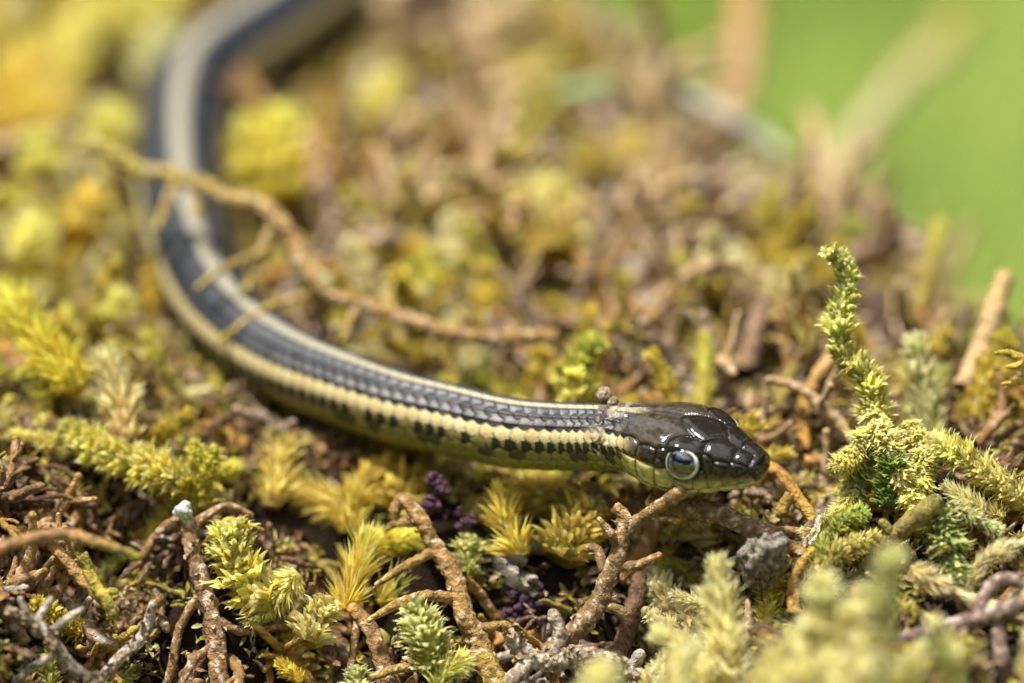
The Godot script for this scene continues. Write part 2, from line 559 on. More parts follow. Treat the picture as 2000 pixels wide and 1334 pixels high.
func snake() -> void:
	var root := base("snake")
	tag(root, "dark garter snake with cream stripes gliding over the moss, head to the right", "snake")
	for P in PLATES:
		var q := local_point(P[0], P[1])
		q.z = absf(q.z)
		plate_spots.append([q, P[2], P[3]])
	var rows := PackedFloat32Array()
	var s := 0.0
	var k := 0
	while s < 1.0:
		rows.append(s)
		k += 1
		s = 0.006 * pow(k, 1.9)
	while s < float(spine[-1][1]) - 3.0:
		rows.append(s)
		s += 0.085 if s < HEAD else 0.12 if s < 44.0 else 0.22 if s < 75.0 else 0.4
	var sides := 220
	var body := Shape.new()
	for r in rows.size():
		s = rows[r]
		var sec := section(s)
		var e := lerpf(0.76, 1.0, smoothstep(11.0, 18.0, s))
		var mix := smoothstep(13.4, 16.0, s)
		for a in sides:
			var phi := TAU * a / sides - PI
			var deg := rad_to_deg(phi)
			var h := 0.0
			var c := Color.BLACK
			var warp := s + 0.9 * smoothstep(60.0, 120.0, absf(deg)) * (1.0 - smoothstep(15.0, 22.0, s))
			if mix < 1.0:
				var pl := plates(s, deg)
				h = pl[0] * smoothstep(0.0, 0.6, s)
				c = pl[1]
			if mix > 0.0:
				var sc := scales(warp, deg)
				h = lerpf(h, sc[0] * (1.0 if s < 60.0 else 0.9), mix)
				c = c.lerp(sc[1], mix)
			# creased, dirty skin just behind the head
			var fold := exp(-pow((s - 17.6 - 0.010 * (absf(deg) - 40.0)) / 1.35, 2.0))
			if fold > 0.02:
				var q := grain.get_noise_3d(s * 34.0, deg * 2.2, 3.0)
				h += fold * (0.08 * sin((s + q * 0.9) * 5.2) + 0.16 * q)
				var worn := lin(0.07, 0.052, 0.036).lerp(lin(0.26, 0.21, 0.15), clampf(q * 2.0 + 0.35, 0.0, 1.0))
				if absf(deg) < 78.0:
					c = c.lerp(worn, clampf(fold * (0.55 + q * 2.2), 0.0, 0.75))
			body.put(round_point(sec, phi, h, e), c)
	for r in rows.size() - 1:
		for a in sides:
			var p := r * sides + a
			var q := r * sides + (a + 1) % sides
			body.tri(p, q, p + sides)
			body.tri(q, q + sides, p + sides)
	# one skin, glossier over the head
	var nrm := body.normals()
	var pos := body.v.duplicate()
	for i in pos.size():
		pos[i] = pos[i] * MM
	var split := 0
	while rows[split] < 16.5:
		split += 1
	var am := ArrayMesh.new()
	for part in 2:
		var lo := 0 if part == 0 else split * sides * 6
		var hi := split * sides * 6 if part == 0 else body.f.size()
		var arr := []
		arr.resize(Mesh.ARRAY_MAX)
		arr[Mesh.ARRAY_VERTEX] = pos
		arr[Mesh.ARRAY_NORMAL] = nrm
		arr[Mesh.ARRAY_COLOR] = body.c
		arr[Mesh.ARRAY_INDEX] = body.f.slice(lo, hi)
		am.add_surface_from_arrays(Mesh.PRIMITIVE_TRIANGLES, arr)
		am.surface_set_material(part, M.head_skin if part == 0 else M.body_skin)
	commit("body", am, root)
	for sd in [1.0, -1.0]:
		eye(root, sd)

const EYE_S := 7.3
const EYE_DEG := 75.5
const EYE_R := 2.0
func eye(root: Node3D, sd: float) -> void:
	var sec := section(EYE_S)
	var on := round_point(sec, deg_to_rad(EYE_DEG) * sd, 0.0, 0.76)
	var out: Vector3 = (sec[3] * sd * 0.94 + sec[2] * 0.26 + sec[1] * 0.22).normalized()
	var centre := on - out * 1.22
	var ball := Shape.new()
	var ring := Shape.new()
	var ref: Vector3 = sec[1].slide(out).normalized()
	var up := out.cross(ref)
	for i in 31:
		var th := PI * 0.72 * i / 30.0
		for k in 48:
			var a := TAU * k / 48
			var dir := out * cos(th) + (ref * cos(a) * 1.05 + up * sin(a) * 0.98) * sin(th)
			var c := lin(0.004, 0.006, 0.010).lerp(lin(0.10, 0.125, 0.15), clampf(0.15 + 1.3 * grain.get_noise_3d(dir.x * 70.0, dir.y * 70.0, dir.z * 70.0), 0.0, 0.9) * smoothstep(0.34, 0.46, th))  # milky blue-grey patches: sky reflections painted into the eye's colour
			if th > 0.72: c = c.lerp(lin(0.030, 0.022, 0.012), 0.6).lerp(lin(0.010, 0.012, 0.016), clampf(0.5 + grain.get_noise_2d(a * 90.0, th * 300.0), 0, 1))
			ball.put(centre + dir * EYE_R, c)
	for i in 30:
		for k in 48:
			var p := i * 48 + k
			var q := i * 48 + (k + 1) % 48
			ball.tri(p, p + 48, q)
			ball.tri(q, p + 48, q + 48)
	# the pale ring round the iris
	var across := 7
	for i in across:
		for k in 64:
			var a := TAU * k / 64
			var n := grain.get_noise_2d(a * 50.0, 3.0)
			var th := lerpf(0.84 + 0.06 * n - 0.06 * cos(a + 0.8), 1.02, i / (across - 1.0))
			var dir := out * cos(th) + (ref * cos(a) * 1.05 + up * sin(a) * 0.98) * sin(th)
			ring.put(centre + dir * (EYE_R + 0.012 + 0.045 * sin(PI * i / (across - 1.0))), tint(lin(0.64, 0.66, 0.60), 1.0 + 0.5 * grain.get_noise_2d(a * 70.0, i * 20.0) - 0.25 * absf(i - 3) / 3.0))
	for i in across - 1:
		for k in 64:
			var p := i * 64 + k
			var q := i * 64 + (k + 1) % 64
			ring.tri(p, p + 64, q)
			ring.tri(q, p + 64, q + 64)
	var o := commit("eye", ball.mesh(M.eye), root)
	commit("iris_ring", ring.mesh(M.ring), o)

# ================================================================ things laid out by hand
var slim := 1.0
var kept_clear := PackedFloat32Array()   # per patch of the view: nothing of the scattered bed nearer than this
func keep(list: Array) -> void:
	if kept_clear.is_empty():
		kept_clear.resize(104 * 72)
		kept_clear.fill(-1e6)
	for i in list.size() - 1:
		for k in 12:
			var t := k / 11.0
			var x := lerpf(list[i][0], list[i + 1][0], t)
			var y := lerpf(list[i][1], list[i + 1][1], t)
			var d := lerpf(list[i][2], list[i + 1][2], t)
			var r := lerpf(list[i][3], list[i + 1][3], t) + 6.0
			for yy in range(int((y - r) / 20.0), int((y + r) / 20.0) + 1):
				for xx in range(int((x - r) / 20.0), int((x + r) / 20.0) + 1):
					if xx >= 0 and yy >= 0 and xx < 104 and yy < 72:
						kept_clear[yy * 104 + xx] = maxf(kept_clear[yy * 104 + xx], d)

func covers(p: Vector3) -> bool:
	var xx := int(p.x / 20.0)
	var yy := int(p.y / 20.0)
	if xx < 0 or yy < 0 or xx >= 104 or yy >= 72:
		return false
	return p.z < kept_clear[yy * 104 + xx] + 0.6

func path_of(list: Array) -> Array:
	# [x, y, behind the plane in focus, radius in pixels]
	keep(list)
	var out := []
	for p in list:
		var d: float = p[2]
		out.append([spot(p[0], p[1], d), p[3] * slim * PX * (1.0 + d / FOCUS)])
	return smooth(out, 0.26)

func twig(label: String, main: Array, branches: Array, body: Color, tip: Color, crust := 0.0, scraps := 0, knob := 0.17) -> void:
	var at := R(0, 900)
	var tone := twig_tone(body, tip, crust, at)
	var root := base("lichen_twig")
	tag(root, label, "lichen", "forked lichen twigs of the tangle")
	var s := Shape.new()
	slim = 0.85
	var path := path_of(main)
	tube(s, path, 18, knob, tone, at)
	if scraps:
		flakes(s, path, scraps, lin(0.36, 0.25, 0.15))
	commit("stem", s.mesh(M.twig), root)
	for b in branches:
		var t := Shape.new()
		tube(t, path_of(b), 14, knob, twig_tone(body.lerp(tip, 0.25), tip, crust * 0.6, at + 31.0), at)
		commit("branch", t.mesh(M.twig), root)
	slim = 1.0

func lighter(c: Color) -> Color:
	return Color(minf(c.r * 1.42, 0.9), minf(c.g * 1.26, 0.86), minf(c.b * 1.4 + 0.015, 0.6))

func moss(label: String, list: Array, style: Array, c0: Color, c1: Color, fresh: Color) -> void:
	# list: [x, y, depth, half width in pixels]
	c0 = lighter(c0)
	c1 = lighter(c1)
	fresh = lighter(fresh)
	var root := base("moss_shoot")
	tag(root, label, "moss", "leafy moss shoots of the bed")
	var path := path_of(list)
	if style[7] > 0.45:
		for p in path:
			p[1] *= 1.22
	var stem := Shape.new()
	var thin := []
	for p in path:
		thin.append([p[0], p[1]])
	core(stem, thin, style[7], tint(c0, 0.75))
	commit("stem", stem.mesh(M.moss), root)
	var lv := Shape.new()
	# half width varies along the shoot: leaf pieces between successive points share it
	var mean := 0.0
	for p in path:
		mean += p[1]
	mean /= path.size()
	var st := style.duplicate()
	st[0] = float(style[0]) * 1.5 / mean
	leafy(lv, path, mean, st, c0, c1, fresh)
	var o := commit("leaves", lv.mesh(M.moss), root)
	o.set_meta("kind", "stuff")

func _ready() -> void:
	# ------------------------------------------------ camera, sky, sun, exposure
	var cam := Camera3D.new()
	cam.name = "camera"
	cam.fov = 2.0 * rad_to_deg(atan(667.0 * PX / FOCUS))
	cam.near = 0.02
	cam.far = 2000.0
	cam.look_at_from_position(-axis_forward() * FOCUS * MM, Vector3.ZERO, Vector3.UP)
	add_child(cam)
	cam.current = true
	var lens := CameraAttributesPhysical.new()
	lens.frustum_focal_length = 100.0
	lens.exposure_aperture = 4.8
	lens.frustum_focus_distance = (FOCUS - 3.0) * MM
	var env := Environment.new()
	env.background_mode = Environment.BG_SKY
	var sky := ProceduralSkyMaterial.new()
	sky.sky_top_color = Color(0.62, 0.74, 0.95)
	sky.sky_horizon_color = Color(0.80, 0.86, 0.92)
	sky.sky_curve = 0.2
	sky.ground_bottom_color = Color(0.2, 0.25, 0.1)
	sky.ground_horizon_color = Color(0.45, 0.5, 0.35)
	sky.sky_energy_multiplier = 0.23
	# broken bright cloud, the same all round
	var cover := Image.create(512, 256, false, Image.FORMAT_RGBAF)
	var fluff := FastNoiseLite.new()
	fluff.seed = 31
	fluff.frequency = 1.1
	fluff.fractal_octaves = 4
	for y in 128:
		for x in 512:
			var lat := PI * 0.5 - PI * (y + 0.5) / 256.0
			var lon := TAU * x / 512.0
			var q := Vector3(cos(lat) * cos(lon), sin(lat) * 1.4, cos(lat) * sin(lon))
			var a := smoothstep(-0.05, 0.16, fluff.get_noise_3dv(q))
			cover.set_pixel(x, y, Color(0.97, 0.99, 1.0, a))
	sky.sky_cover = ImageTexture.create_from_image(cover)
	sky.sky_cover_modulate = Color(1.2, 1.2, 1.2)
	env.sky = Sky.new()
	env.sky.sky_material = sky
	env.tonemap_mode = Environment.TONE_MAPPER_LINEAR
	env.tonemap_exposure = 5.0
	env.sdfgi_enabled = true
	env.ssao_enabled = true
	env.ssil_enabled = true
	var we := WorldEnvironment.new()
	we.name = "world"
	we.environment = env
	we.camera_attributes = lens
	add_child(we)
	var sun := DirectionalLight3D.new()
	sun.name = "sun"
	sun.light_energy = 0.6
	sun.light_color = Color(1.0, 0.985, 0.95)
	sun.light_angular_distance = 6.0
	sun.shadow_enabled = true
	sun.look_at_from_position(Vector3(-0.3, 1.0, -0.08), Vector3.ZERO, Vector3.UP)
	add_child(sun)

	rng.seed = 20417
	grain.seed = 5
	grain.noise_type = FastNoiseLite.TYPE_SIMPLEX_SMOOTH
	grain.frequency = 0.02
	grain.fractal_type = FastNoiseLite.FRACTAL_NONE

	M.soil = mat(0.95, 0.2)
	M.twig = mat(0.68, 0.4)
	var pores := FastNoiseLite.new()
	pores.seed = 9
	pores.frequency = 0.02
	pores.fractal_octaves = 5
	pores.fractal_gain = 0.62
	var pore_map := NoiseTexture2D.new()
	pore_map.width = 512
	pore_map.height = 512
	pore_map.seamless = true
	pore_map.noise = pores
	for m in [M.twig, M.soil]:
		m.heightmap_enabled = true
		m.heightmap_texture = pore_map
		m.heightmap_scale = 0.045
		m.uv1_triplanar = true
		m.uv1_scale = Vector3.ONE * 240.0
	M.moss = mat(0.4, 0.5, 1.0)
	M.grass = mat(0.5, 0.4, 0.8)
	M.body_skin = mat(0.44, 0.4)
	M.head_skin = mat(0.14, 0.5)
	M.eye = mat(0.04, 0.85)
	M.eye.clearcoat_enabled = true
	M.eye.clearcoat = 1.0
	M.eye.clearcoat_roughness = 0.02
	M.ring = mat(0.25, 0.5)
	M.stone = mat(0.9, 0.3)
	M.stone.heightmap_enabled = true
	M.stone.heightmap_texture = pore_map
	M.stone.heightmap_scale = 0.05
	M.stone.uv1_triplanar = true
	M.stone.uv1_scale = Vector3.ONE * 300.0

	# ------------------------------------------------ the snake's line, then the bed it lies on
	var line := [
		[1496, 914, 0], [1440, 901, 0], [1370, 883, 0], [1290, 866, 0], [1215, 855, 0], [1130, 855, -10.6], [1000, 848, -11.0], [880, 822, -11.2], [776, 797, -11.2], [670, 760, -11.0], [573, 720, -10.8], [490, 668, -10.2], [425, 600, -9.4], [380, 505, -8.0], [358, 400, -6.4], [352, 300, -4.6], [368, 196, -2.6], [410, 138, -1.4], [474, 92, -0.4], [540, 46, 0.6], [602, -4, 1.6], [650, -70, 2.4], [660, -150, 3.0]]
	var head_d := {0: -7.6, 1: -5.8, 2: -3.4, 3: -1.0, 4: 0.8}
	var pts := []
	for i in line.size():
		var L: Array = line[i]
		pts.append([spot(L[0], L[1], head_d[i]) if head_d.has(i) else spot_at_height(L[0], L[1], L[2]), 0.0])
	var dense := smooth(pts, 0.4)
	var run := 0.0
	for i in dense.size():
		if i:
			run += dense[i][0].distance_to(dense[i - 1][0])
		spine.append([dense[i][0], run])
	for i in range(0, dense.size(), 16):
		if spine[i][1] > 20.0:
			var p: Vector3 = dense[i][0]
			knots.append(Vector3(p.x, p.y - form(spine[i][1]).z - 1.2 - 6.0 * (1.0 - smoothstep(30.0, 75.0, spine[i][1])), p.z))
	for x in range(-180, 200, 22):
		for z in range(-230, 1, 22):
			var clear := true
			for q in spine:
				if Vector2(q[0].x - x, q[0].z - z).length() < 14.0:
					clear = false
					break
			if clear:
				knots.append(Vector3(x, -15.0 + clampf((-z - 30.0) * 0.05, 0.0, 5.0), z))
	# the front of the mound: steep in the middle, rising to a near lump on the right
	for k in [[-90, 2, -15], [-60, 3, -16], [-30, 3, -21], [-10, 3, -23], [10, 3, -24], [26, 3, -21], [45, 2, -15], [70, 0, -14],
		[-90, 24, -20], [-60, 20, -22], [-40, 9, -29], [-20, 8, -33], [0, 8, -33], [15, 9, -32], [30, 12, -27], [45, 12, -21], [65, 12, -19],
		[-90, 38, -32], [-60, 32, -34], [-40, 18, -40], [-20, 17, -42], [0, 18, -42], [14, 20, -38], [28, 27, -25], [38, 30, -22], [50, 24, -24], [70, 26, -24],
		[-80, 50, -60], [-40, 45, -62], [0, 45, -60], [20, 42, -42], [34, 42, -27], [55, 45, -34], [90, 50, -50], [-60, 90, -120], [0, 90, -120], [60, 90, -115], [120, 90, -120]]:
		knots.append(Vector3(k[0], k[2], k[1]))
	make_heights()
	# the far coil stays clear of the moss before it
	var coil := []
	for i in range(0, spine.size(), 14):
		if spine[i][1] > 62.0:
			var q := pixel(spine[i][0])
			coil.append([q.x, q.y + 22.0, q.z + 3.0, 68.0 if spine[i][1] > 95.0 else 50.0])
	keep(coil)

	meadow()
	added_woodland()
	mound()
	snake()
	heroes()
	details()
	scatter()

func meadow() -> void:
	var s := Shape.new()
	var xs := [-400.0, -60.0, -20.0, -8.0, -4.0, -2.0, -1.0, 0.0, 1.0, 2.0, 4.0, 8.0, 20.0, 60.0, 400.0]
	for z in xs:
		for x in xs:
			s.put(Vector3(x * 1000.0, -300.0, z * 1000.0 - 1000.0), lin(0.20, 0.28, 0.058))
	var n := xs.size()
	for j in n - 1:
		for i in n - 1:
			var a := j * n + i
			s.tri(a, a + 1, a + n)
			s.tri(a + 1, a + n + 1, a + n)
	var o := commit("ground", s.mesh(M.soil))
	tag(o, "green meadow ground far below the mossy mound", "ground", "", "structure")
	# blades of the meadow, a mass nobody could count
	var t := Shape.new()
	for i in 26:
		var a := R(0, TAU)
		var p := Vector3(R(-26, 26), 0, R(-26, 26))
		var h := R(20, 55)
		var lean := Vector3(cos(a), 0, sin(a)) * R(5, 45)
		var side := Vector3(-sin(a), 0, cos(a)) * R(2.0, 4.0)
		var c := tint(lin(0.34, 0.42, 0.09), R(0.75, 1.3), R(-0.15, 0.15))
		var q0 := t.put(p - side, tint(c, 0.8))
		var q1 := t.put(p + side, tint(c, 0.8))
		var q2 := t.put(p + lean * 0.4 + Vector3(0, h * 0.6, 0) - side * 0.8, c)
		var q3 := t.put(p + lean * 0.4 + Vector3(0, h * 0.6, 0) + side * 0.8, c)
		var q4 := t.put(p + lean + Vector3(0, h, 0), tint(c, 1.1))
		t.tri(q0, q2, q1)
		t.tri(q1, q2, q3)
		t.tri(q2, q4, q3)
	var mm := MultiMesh.new()
	mm.transform_format = MultiMesh.TRANSFORM_3D
	mm.use_colors = true
	mm.mesh = t.mesh(M.grass)
	mm.instance_count = 9000
	for i in 9000:
		var x := R(-1.6, 2.2)
		var z := R(-4.2, 0.2)
		var k := R(0.7, 1.3)
		mm.set_instance_transform(i, Transform3D(Basis(Vector3.UP, R(0, TAU)).scaled(Vector3(k, k, k)), Vector3(x, -0.302, z)))
		var w := grain.get_noise_2d(x * 190.0, z * 110.0)
		mm.set_instance_color(i, Color(1.0 + 0.6 * w, 1.0 + 0.4 * w, 1.0 + 1.0 * w))
	var g := MultiMeshInstance3D.new()
	g.name = "meadow_grass"
	g.multimesh = mm
	add_child(g)
	tag(g, "soft lime green grass of the meadow behind the mound", "grass", "", "stuff")

# unseen wood added round the meadow to darken reflections and side light
func added_woodland() -> void:
	var kinds := []
	for k in 3:
		var s := Shape.new()
		var h := R(5200.0, 7800.0)
		tube(s, smooth([[Vector3.ZERO, 170.0], [Vector3(R(-150, 150), h * 0.5, R(-150, 150)), 120.0], [Vector3(R(-200, 200), h * 0.95, R(-200, 200)), 30.0]], 400.0), 8, 0.0, func(_t, _q): return lin(0.08, 0.055, 0.04), 0.0)
		for i in 900:
			var t := pow(rng.randf(), 0.8)
			var a := R(0, TAU)
			var r := sqrt(rng.randf()) * 1900.0 * sin(PI * (0.12 + 0.86 * t)) * R(0.6, 1.1)
			leaf(s, Vector3(cos(a) * r, h * (0.22 + 0.8 * t), sin(a) * r), Vector3(R(-1, 1), R(-0.6, 0.5), R(-1, 1)).normalized(), Vector3(R(-0.4, 0.4), 1, R(-0.4, 0.4)).normalized(), R(260, 520), R(160, 300), 0.1, 0.2, tint(lin(0.07, 0.11, 0.025), R(0.6, 1.3)), tint(lin(0.09, 0.13, 0.03), R(0.6, 1.3)))
		kinds.append(s.mesh(M.grass))
	var bed := Node3D.new()
	bed.name = "added_woodland"
	add_child(bed)
	tag(bed, "dark broadleaved wood added unseen round the meadow for darker reflections", "added_trees", "", "stuff")
	for k in 3:
		var mm := MultiMesh.new()
		mm.transform_format = MultiMesh.TRANSFORM_3D
		mm.mesh = kinds[k]
		mm.instance_count = 18
		for i in 18:
			var a := TAU * (i * 3 + k + R(-0.3, 0.3)) / 54.0
			var r := R(7.5, 12.0)
			var q := R(0.8, 1.25)
			mm.set_instance_transform(i, Transform3D(Basis(Vector3.UP, R(0, TAU)).scaled(Vector3(q, q, q)), Vector3(cos(a) * r, -0.3, sin(a) * r)))
		var g := MultiMeshInstance3D.new()
		g.name = "added_trees"
		g.multimesh = mm
		bed.add_child(g, true)
		g.set_meta("kind", "stuff")

func mound() -> void:
	var s := Shape.new()
	for j in GNZ:
		for i in GNX:
			var x := GX0 + i * GS
			var z := GZ0 + j * GS
			var n := grain.get_noise_3d(x * 30.0, 5, z * 30.0)
			s.put(Vector3(x, heights[j * GNX + i], z), tint(lin(0.022, 0.014, 0.008), 1.0 + 0.6 * n))
	for j in GNZ - 1:
		for i in GNX - 1:
			var a := j * GNX + i
			s.tri(a, a + 1, a + GNX)
			s.tri(a + 1, a + GNX + 1, a + GNX)
	tag(commit("terrain", s.mesh(M.soil)), "dark peaty soil of the mound under the moss", "ground", "", "structure")

# colours of the bed (linear)
var OCHRE := lin(0.40, 0.21, 0.045)
var BROWN := lin(0.14, 0.078, 0.036)
var MAUVE := lin(0.29, 0.18, 0.105)
var TAN := lin(0.50, 0.33, 0.16)
var OLIVE := lin(0.36, 0.28, 0.04)
var PALE := lin(0.84, 0.74, 0.32)
var WHITE := lin(0.75, 0.74, 0.48)
var YELLOW := lin(0.74, 0.62, 0.095)
var GOLD := lin(0.68, 0.49, 0.045)
var LIME := lin(0.66, 0.61, 0.06)
var GREEN := lin(0.26, 0.31, 0.03)

func heroes() -> void:
	twig("ochre antler of lichen with long side tines below the belly",
		[[768, 1002, 3, 13], [788, 976, 3, 17], [820, 1012, 2, 18], [846, 1062, 2, 19], [880, 1112, 1, 21], [896, 1160, 0, 22], [908, 1204, -1, 23], [932, 1246, -1, 25], [950, 1295, -2, 27], [975, 1345, -3, 28]],
		[[[812, 1020, 2, 13], [775, 1022, 3, 10], [752, 1036, 4, 6]], [[842, 1080, 1, 13], [792, 1106, 0, 11], [736, 1141, -1, 6]], [[890, 1170, 0, 14], [832, 1164, -2, 13], [776, 1180, -3, 11], [720, 1212, -4, 6]],
		[[902, 1126, 1, 13], [938, 1162, 3, 12], [968, 1208, 4, 11]], [[925, 1232, -1, 13], [985, 1222, -1, 11], [1015, 1244, -1, 9]], [[925, 1290, -2, 14], [842, 1300, -3, 12], [780, 1306, -4, 11], [722, 1324, -5, 8]]],
		lin(0.32, 0.175, 0.05), lin(0.38, 0.25, 0.05), 0.05, 14)
	twig("knobbed ochre lichen antler whose club tip touches the snake's chin",
		[[1070, 1275, -4, 24], [1130, 1226, -4, 24], [1166, 1180, -3, 23], [1188, 1130, -3, 22], [1206, 1090, -3, 21], [1216, 1048, -3, 20], [1220, 1015, -3, 19], [1208, 992, -3, 12]],
		[[[1222, 1034, -3, 16], [1264, 1006, -4, 15], [1296, 984, -5, 17], [1326, 962, -6, 19]], [[1268, 1006, -4, 11], [1322, 1018, -5, 8]], [[1204, 1062, -3, 11], [1192, 1042, -4, 11], [1170, 1014, -4, 6]],
		[[1216, 1104, -3, 11], [1248, 1104, -4, 12], [1286, 1086, -4, 10]], [[1180, 1116, -2, 12], [1166, 1074, -1, 12], [1146, 1072, 0, 10]], [[1186, 1184, -3, 13], [1226, 1198, -4, 11]]],
		lin(0.22, 0.13, 0.055), lin(0.34, 0.19, 0.055), 0.04, 12)
	twig("rust lichen twig with white crusted top beside the plump yellow moss shoot",
		[[362, 1000, 2, 15], [374, 1070, 1, 19], [394, 1135, 0, 21], [410, 1190, -1, 20], [422, 1250, -2, 22], [428, 1345, -3, 22]],
		[[[388, 1165, 0, 12], [352, 1225, 0, 11], [336, 1300, -1, 10], [322, 1345, -1, 9]], [[428, 1212, -1, 11], [470, 1232, -1, 11], [545, 1224, 0, 8]], [[368, 1030, 2, 11], [440, 990, 3, 10], [488, 1008, 4, 9]], [[372, 1004, 2, 12], [320, 1032, 3, 12], [280, 1086, 3, 10]], [[418, 1260, -2, 10], [380, 1290, -3, 10], [350, 1340, -4, 9]]],
		lin(0.26, 0.14, 0.055), lin(0.30, 0.16, 0.05), 0.2, 30)
	twig("long ochre branch arching across the snake's back",
		[[1090, 655, 21, 16], [952, 660, 22, 18], [870, 650, 22, 19], [800, 626, 23, 18], [720, 596, 25, 16], [642, 576, 26, 16], [604, 532, 27, 15], [578, 476, 29, 16], [546, 432, 30, 20], [512, 402, 32, 19], [450, 386, 34, 18], [400, 364, 36, 18], [330, 340, 38, 16], [272, 334, 38, 18], [222, 298, 39, 20], [180, 284, 40, 18], [155, 292, 40, 12]],
		[[[346, 346, 37, 11], [325, 400, 35, 11], [308, 442, 34, 10]], [[380, 360, 37, 10], [386, 425, 35, 8]], [[536, 430, 30, 13], [510, 500, 29, 12], [478, 566, 27, 10]], [[515, 492, 29, 9], [440, 522, 26, 8], [388, 562, 26, 7]], [[600, 575, 26, 10], [510, 608, 24, 9], [428, 668, 22, 7]], [[222, 300, 39, 10], [230, 345, 39, 9]], [[700, 596, 25, 10], [670, 660, 24, 9]], [[560, 455, 30, 10], [605, 470, 30, 9]], [[850, 645, 22, 8], [840, 690, 22, 7]]],
		lin(0.38, 0.22, 0.065), lin(0.46, 0.37, 0.045), 0.12, 24, 0.36)
	twig("smooth tan stick rising against the green at the right edge", [[1880, 760, 14, 24], [1912, 690, 17, 24], [1936, 620, 19, 24], [1962, 545, 21, 22]], [], TAN, lin(0.5, 0.33, 0.13))
	twig("thick blurred tan stalk standing against the meadow at the top", [[1395, 310, 104, 26], [1435, 200, 112, 33], [1452, 100, 122, 36], [1462, -40, 132, 36]], [], lin(0.46, 0.27, 0.14), lin(0.44, 0.26, 0.08))
	twig("long pale blurred stick slanting up across the green meadow", [[1600, 360, 100, 24], [1680, 260, 125, 28], [1780, 140, 150, 26], [1890, 20, 170, 18]], [[[1785, 135, 150, 16], [1830, 120, 150, 20], [1860, 70, 150, 20]]], lin(0.5, 0.42, 0.22), lin(0.42, 0.36, 0.06))
	twig("olive twig with knobbed top before the green meadow at right", [[1775, 640, 34, 18], [1800, 590, 38, 17], [1818, 510, 40, 17], [1838, 440, 43, 20]], [], lin(0.33, 0.25, 0.04), lin(0.40, 0.36, 0.05))
	twig("mauve upright stub behind the snake's snout", [[1462, 720, 26, 22], [1474, 650, 27, 22], [1490, 590, 29, 20]], [], MAUVE, MAUVE)
	twig("ochre stem leaning between the snake's snout and the tall moss shoot", [[1572, 880, 10, 15], [1568, 800, 12, 15], [1596, 735, 14, 15], [1622, 700, 16, 13]], [[[1572, 900, 9, 13], [1640, 898, 9, 13]]], OCHRE, TAN)
	twig("bent ochre twig just below the snake's snout", [[1500, 912, 3, 13], [1530, 930, 2, 14], [1562, 980, 1, 15], [1592, 1016, 0, 15]], [[[1545, 965, 1, 13], [1525, 1000, 1, 15]]], OCHRE, OLIVE)
	twig("olive club of lichen with a short knob among the green moss", [[1680, 1112, -4, 20], [1720, 1070, -5, 21], [1762, 1034, -6, 22], [1800, 1004, -7, 23], [1824, 984, -7, 24]], [[[1748, 1046, -6, 14], [1724, 1022, -6, 11]]], lin(0.26, 0.19, 0.05), lin(0.22, 0.19, 0.04))
	twig("grey mauve twig looping low at the right edge", [[1740, 1256, -13, 14], [1800, 1238, -14, 18], [1900, 1212, -15, 20], [2020, 1170, -16, 20]], [[[1905, 1210, -15, 14], [1925, 1160, -14, 15], [1958, 1130, -13, 15], [2010, 1148, -13, 14]], [[1948, 1212, -15, 18], [1956, 1300, -16, 18], [1950, 1345, -16, 18]]], lin(0.21, 0.14, 0.11), MAUVE, 0.2)
	twig("thick mauve twig turning ochre under the snake's chin", [[1285, 985, -1, 20], [1340, 992, -1, 22], [1400, 1002, -2, 24], [1460, 1028, -3, 22], [1520, 1056, -3, 17], [1566, 1078, -4, 14]], [[[1450, 1030, -3, 12], [1560, 1040, -2, 12]]], MAUVE, OCHRE, 0.1, 8)
	twig("short yellow ochre hook right of the grey soil crumb", [[1552, 1200, -7, 15], [1548, 1150, -6, 15], [1562, 1108, -6, 15], [1588, 1078, -6, 12]], [], lin(0.40, 0.22, 0.05), OLIVE)
	twig("rusty blurred twig lying at the left edge", [[-20, 1078, -15, 13], [60, 1052, -15, 15], [130, 1044, -14, 14], [210, 1066, -14, 12], [270, 1088, -13, 9]], [[[100, 1060, -4, 14], [150, 1120, -5, 14], [188, 1160, -6, 13], [222, 1196, -6, 12]]], lin(0.36, 0.19, 0.08), OLIVE)
	twig("olive forked twig low at the left among brown stems", [[160, 1080, -6, 12], [182, 1136, -6, 14], [206, 1170, -7, 14], [220, 1200, -7, 12]], [[[196, 1160, -6, 10], [225, 1155, -7, 9]]], OLIVE, lin(0.42, 0.36, 0.06))
	twig("white crusted twig running up from the lower left corner", [[180, 1345, -7, 13], [230, 1290, -7, 14], [280, 1240, -6, 14], [300, 1180, -6, 11]], [], lin(0.30, 0.22, 0.16), MAUVE, 0.5, 26)
	twig("pale branched lichen at the lower left corner", [[10, 1190, -10, 9], [70, 1215, -10, 14], [110, 1260, -10, 12], [140, 1300, -10, 12], [190, 1330, -10, 10]], [[[95, 1240, -10, 11], [130, 1210, -10, 10], [160, 1190, -10, 7]], [[60, 1215, -10, 10], [40, 1170, -10, 7]], [[120, 1270, -10, 9], [70, 1300, -10, 10], [30, 1330, -10, 9]], [[70, 1215, -10, 10], [100, 1170, -9, 8]]], lin(0.30, 0.23, 0.17), lin(0.42, 0.35, 0.28), 0.5, 60)
	twig("white flaky lichen crust sprawling at the bottom centre", [[990, 1230, -5, 16], [1030, 1280, -5, 22], [1080, 1292, -5, 25], [1130, 1280, -5, 24], [1190, 1292, -6, 18], [1240, 1320, -6, 14]], [[[1080, 1280, -5, 18], [1095, 1240, -5, 18], [1080, 1200, -5, 14]], [[1040, 1285, -5, 18], [1000, 1330, -6, 20]]], lin(0.27, 0.19, 0.12), lin(0.36, 0.27, 0.19), 0.52, 110)
